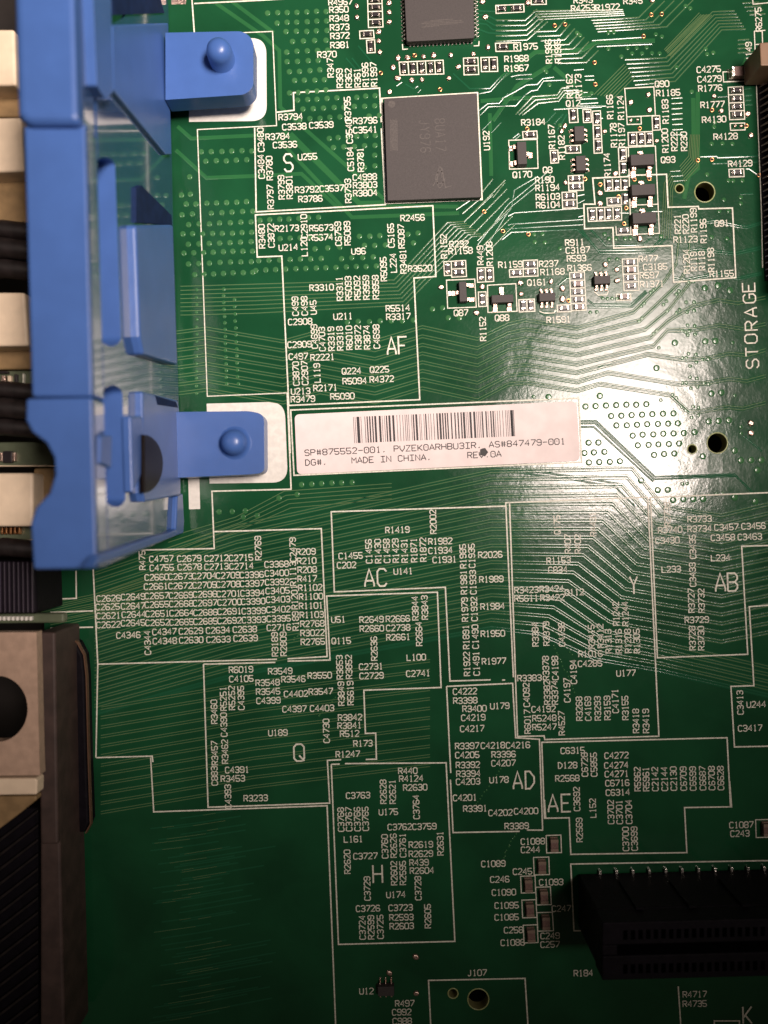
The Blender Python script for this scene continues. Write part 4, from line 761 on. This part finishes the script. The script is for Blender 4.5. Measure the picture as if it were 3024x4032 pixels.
wallslab('opening_shade_plate', '00', [(890, 1225), (925, 1210), (1120, 1405), (1125, 1470), (890, 1455)], .03, .06, M_OPENING_SHADE, .005)
wallslab('side_plate', '00', [(888, 1472), (1132, 1468), (1160, 2385), (1140, 2378), (940, 2318), (915, 2200)], .10, .14, bevel=.035)
def wcapsule(x0, y0, x1, y1, r, off, name='slot_rim', mt=None):
    a = Vector((x0, y0)); b_ = Vector((x1, y1)); d = (b_ - a).normalized(); nn = Vector((-d.y, d.x)); pts = []
    for k in range(13): an = math.pi * k / 12; pts.append(tuple(a + nn * r * math.cos(an) - d * r * math.sin(an)))
    for k in range(13): an = math.pi * k / 12; pts.append(tuple(b_ - nn * r * math.cos(an) + d * r * math.sin(an)))
    return wallslab(name, '00', pts, off, off + .05, mt or M_BLUE, .03)
wallslab('lower_arm', '01', [(932, 898), (1160, 955), (1175, 1040), (1180, 1462), (1180, 1575), (945, 1622), (935, 1560)], .08, .12)
wallslab('opening_shade_plate', '01', [(1015, 925), (1150, 965), (1165, 1005), (1030, 985)], .085, .05, M_OPENING_SHADE, .005)
wallslab('arm_web', '01', [(660, 1185), (735, 1185), (730, 1400), (655, 1370)], .03, .05)
wallslab('arm_web', '01', [(855, 1060), (930, 1060), (940, 1180), (945, 1400), (870, 1560)], .09, .10)
wallslab('diagonal_edge', '02', [(600, 392), (650, 310), (1010, 185), (1100, 165), (1150, 140), (1160, -80), (1195, -95), (1205, 90), (1200, 165)], .06, .10)
# feet on the board
slab('upper_tab', '00', [(1080, 213, 1), (1590, 203, 34), (1655, 260, 34), (1655, 570, 34), (1600, 618, 20), (1080, 652, 1)], .55, .30, .03, rnd=1)
slab('lower_tab', '01', [(1150, 1032, 1), (1640, 1026, 30), (1725, 1050, 36), (1728, 1430, 36), (1640, 1440, 20), (1150, 1462, 1)], .50, .30, .04, rnd=1)
for x, y, tile, ht in ((1418, 300, '00', .86), (1515, 1225, '01', .72)):
    q = MB(); r = 47 / PX; c = w(*t(tile, x, y), ht); vs = []; fs = []; n_ = 28
    prof = [(r * 1.5, .49), (r * 1.25, .505), (r * 1.04, .53), (r, ht - .12), (r * .9, ht - .06), (r * .66, ht - .015), (r * .34, ht + .008)]
    for (R, z) in prof: vs += [(c.x + R * math.cos(2 * math.pi * k / n_), c.y + R * math.sin(2 * math.pi * k / n_), z) for k in range(n_)]
    for m_ in range(len(prof) - 1):
        for k in range(n_): fs.append((m_ * n_ + k, m_ * n_ + (k + 1) % n_, (m_ + 1) * n_ + (k + 1) % n_, (m_ + 1) * n_ + k))
    fs.append(tuple(range((len(prof) - 1) * n_, len(prof) * n_))); q.quadset(vs, fs); put(q.build('peg', M_BLUE, smooth=True, loc=(c.x, c.y, 0)), brk)
sp = [(945, 1180)] + [(945 + 122 * math.cos(a), 1370 - 190 * math.sin(a)) for a in [math.pi / 2 - i * math.pi / 14 for i in range(1, 14)]] + [(945, 1560)]
scr = thing('screw', onwall(*t('01', 980, 1370), .12), 'dark round screw head half hidden in the lower arm of the blue bracket', 'screw')
wallslab('head', '01', sp, .13, .05, mat('dark_screw', (.006, .004, .004), .4, spec=.06), .012, root=scr)

# ================================================================ LEFT SIDE: neighbouring parts beside the board
def left_thing(name, label, cat, parts, group=None):
    cx = w(*t(parts[0][1], *parts[0][2][0]), parts[0][3]); root = thing(name, (cx.x, cx.y, 0), label, cat, group)
    for (pn, tile, pts, h, th, mt) in parts: slab(pn, tile, pts, h, th, .03, mt, root=root)
    return root
gl_ = 'cream connector blocks stacked along the left edge'
left_thing('connector_block', 'cream connector block nearest the top left corner', 'connector', [('housing', '00', [(-300, 190), (92, 190), (104, 555), (-300, 560)], 1.3, .8, M_CREAM), ('base', '00', [(-300, 562), (150, 557), (150, 762), (-300, 766)], 1.0, .6, M_TAN)], gl_)
left_thing('connector_block', 'second cream connector block from the top, beside the joint of the blue rails', 'connector', [('housing', '00', [(-300, 772), (138, 765), (160, 1118), (-300, 1130)], 1.3, .8, M_CREAM), ('base', '00', [(-300, 1132), (200, 1120), (200, 1455), (-300, 1460)], 1.0, .6, M_TAN)], gl_)
left_thing('connector_block', 'cream connector block between the black cables, halfway down the left edge', 'connector', [('housing', '01', [(-300, 250), (160, 250), (185, 600), (-300, 605)], 1.3, .8, M_CREAM), ('base', '01', [(-300, 607), (260, 602), (260, 752), (-300, 757)], 1.0, .6, M_TAN)], gl_)
left_thing('connector_block', 'lowest cream connector block, in the hollow of the blue bracket', 'connector', [('housing', '01', [(-300, 1432), (215, 1430), (215, 1780), (-300, 1780)], 1.3, .8, M_CREAM), ('base', '01', [(217, 1400), (360, 1395), (360, 1790), (217, 1790)], 1.0, .6, M_TAN)], gl_)
def card(label, y0, y1, comps):
    r = left_thing('riser_card', label, 'circuit board', [('panel', '01', [(-300, y0), (420, y0 - 8), (420, y1 - 10), (-300, y1)], 1.0, .12, M_CARD)], 'small boards between the connector blocks')
    for (x, y, ww, hh, mt, nm) in comps: slab(nm, '01', [(x - ww, y - hh), (x + ww, y - hh), (x + ww, y + hh), (x - ww, y + hh)], 1.06, .06, .01, mt, root=r)
    return r
card('narrow grey green board with bright components above the black cable', 765, 862, [(20, 820, 14, 28, M_SOLDER, 'component'), (60, 820, 12, 26, M_CREAM, 'component'), (100, 815, 10, 30, M_CHIPD, 'component'), (150, 820, 5, 40, M_SILK, 'legend_line'), (180, 850, 16, 8, M_TIN, 'component'), (10, 772, 40, 8, M_CHIPD, 'component')])
card('grey green board with one black capacitor, lower left of the bracket', 1232, 1392, [(48, 1325, 30, 38, M_CHIPD, 'component'), (88, 1325, 11, 30, M_SOLDER, 'terminal'), (6, 1325, 11, 30, M_SOLDER, 'terminal'), (60, 1384, 330, 4, M_CREAM, 'edge_line')])
card('thin board edge with a row of gold contacts below the cream block', 1782, 1880, [(10 + i * 28, 1808, 9, 24, M_GOLD, 'gold_contact') for i in range(5)] + [(60, 1868, 330, 3, M_CREAM, 'edge_line')])
card('dark board strip with faint markings above the steel latch', 2355, 2420, [(-5 + i * 29, 2382, 9, 14, M_PAD, 'marking') for i in range(8)])
def cable(label, rows):
    root = None
    for (y, r, h) in rows:
        pts = [(-.6, 0, 0), (0, 0, .05), (.5, .06, .04), (.9, .02, 0), (1.4, -.03, -.1)]; c = w(*t('01', 40, y), h)
        q = MB(); vs = []; fs = []; n_ = 12
        for (dx, dy, dz) in pts: vs += [(c.x - .5 + dx, c.y + dy + r * math.cos(2 * math.pi * k / n_), h + dz + r * math.sin(2 * math.pi * k / n_)) for k in range(n_)]
        for m_ in range(len(pts) - 1):
            for k in range(n_): fs.append((m_ * n_ + k, m_ * n_ + (k + 1) % n_, (m_ + 1) * n_ + (k + 1) % n_, (m_ + 1) * n_ + k))
        q.quadset(vs, [tuple(reversed(f)) for f in fs]); o = q.build('cable', M_CABLE, smooth=True, loc=(c.x, c.y, h))
        if label: tag(o, label.pop(0), 'cable', 'black cables behind the blue bracket')
names = ['topmost black cable behind the upper left of the blue rail', 'second black cable, just under the topmost one', 'third black cable, just above the middle cream block', 'black cable just under the narrow component board', 'black cable in the middle of the lower bundle', 'lowest black cable, against the grey green board', 'black cable between gold contacts and ribbed plug']
cable(names, [(-120, .11, 1.1), (0, .12, 1.15), (130, .12, 1.05), (920, .10, 1.1), (1040, .12, 1.15), (1160, .11, 1.05), (1945, .11, 1.05)])
r = left_thing('ribbed_plug', 'dark ribbed plug under the foot of the blue bracket', 'plug', [('body', '02', [(-300, 345), (228, 345), (240, 690), (-300, 695)], 1.1, .8, M_SLOT)])
for i in range(9): slab('rib', '02', [(-40 + i * 30, 352), (-28 + i * 30, 352), (-24 + i * 30, 685), (-36 + i * 30, 685)], 1.14, .06, .01, mat('rib_%d' % i, (.03, .022, .035), .4) if i == 0 else bpy.data.materials['rib_0'], root=r)
# steel latch with a round black hole
r = left_thing('steel_latch', 'pale steel latch plate with a round black hole at the lower left', 'latch', [('side_wall', '02', [(242, 812), (360, 812), (372, 1650), (380, 2200), (262, 2200), (255, 1650)], .95, .8, M_DUSTY)])
lx = [tuple(w(*p, 1.35)[:2]) for p in tp('02', [(-300, 815), (238, 812), (258, 1655), (262, 1745), (-300, 1750)])]
hc = t('02', -15, 1312); hl = [tuple(w(hc[0] + 118 * math.cos(a * math.pi / 20), hc[1] + 130 * math.sin(a * math.pi / 20), 1.35)[:2]) for a in range(40)]
q = MB(); fl_ = lx + hl; N0 = len(fl_); q.v = [(p[0], p[1], 1.35) for p in fl_] + [(p[0], p[1], 1.2) for p in fl_]
for tr_ in tessellate_polygon([[Vector((*p, 0)) for p in lx], [Vector((*p, 0)) for p in hl]]):
    A, B_, C_ = (fl_[i] for i in tr_)
    if (B_[0] - A[0]) * (C_[1] - A[1]) - (B_[1] - A[1]) * (C_[0] - A[0]) < 0: tr_ = tuple(reversed(tr_))
    q.f.append(tuple(tr_)); q.f.append(tuple(i + N0 for i in reversed(tr_)))
s0 = 0
for lp in (lx, hl):
    for i in range(len(lp)): q.f.append((s0 + i, s0 + i + N0, s0 + (i + 1) % len(lp) + N0, s0 + (i + 1) % len(lp)))
    s0 += len(lp)
put(q.build('plate', M_STEEL), r)
slab('lip', '03', [(-300, 112), (232, 108), (243, 125), (240, 215), (-300, 222)], 1.4, .2, .02, M_CREAM, root=r)
slab('tongue', '03', [(-300, 226), (238, 224), (238, 250), (120, 345), (-20, 450), (-300, 600)], 1.25, .15, .02, M_TAN, root=r)
# tall dusty post and striped vent
r = left_thing('chassis_post', 'tall dusty brown post running down the lower left edge', 'post', [('shaft', '03', [(262, 500), (262, -280), (380, -280), (392, 500), (425, 1900), (262, 1900)], .9, .8, M_DUSTY)])
r = left_thing('striped_vent', 'black vent panel with slanted ribs in the bottom left corner', 'vent', [('panel', '03', [(-300, 300), (255, 300), (255, 1900), (-300, 1900)], .5, .4, M_SLOT)])
for i in range(16):
    y = 430 + i * 95; slab('slat', '03', [(-300, y + 300), (248, y - 120), (248, y - 100), (-300, y + 325)], .56, .1, .01, M_CABLE, root=r)
# dark oblong latch frame with a thin coppery rim
pts = [(360, 2480), (365, 850), (430, 835), (500, 880), (545, 960), (560, 1100), (575, 1659), (590, 2070), (560, 2130), (400, 2140)]
r = left_thing('oblong_frame', 'dark oblong frame with a thin coppery rim standing on the board at lower left', 'frame', [('infill', '02', [(362, 2130), (365, 860), (430, 842), (496, 885), (538, 965), (552, 1100), (566, 1659), (580, 2060), (555, 2120)], .28, .26, M_SLOT)])
q = MB(); z_ = .34; P2 = [w(*p, z_)[:2] for p in tp('02', [(350, 850), (430, 838), (500, 880), (545, 962), (560, 1100), (574, 1659), (588, 2068), (555, 2128)])]
q.ribbon(P2, .03, .28, ridge=.05, bev=.008); put(q.build('rim', mat('rim_copper', (.20, .11, .07), .35, .6), loc=(P2[0][0], P2[0][1], 0)), r)
r['label'] = 'dark oblong frame with a thin coppery rim standing on the board at lower left'
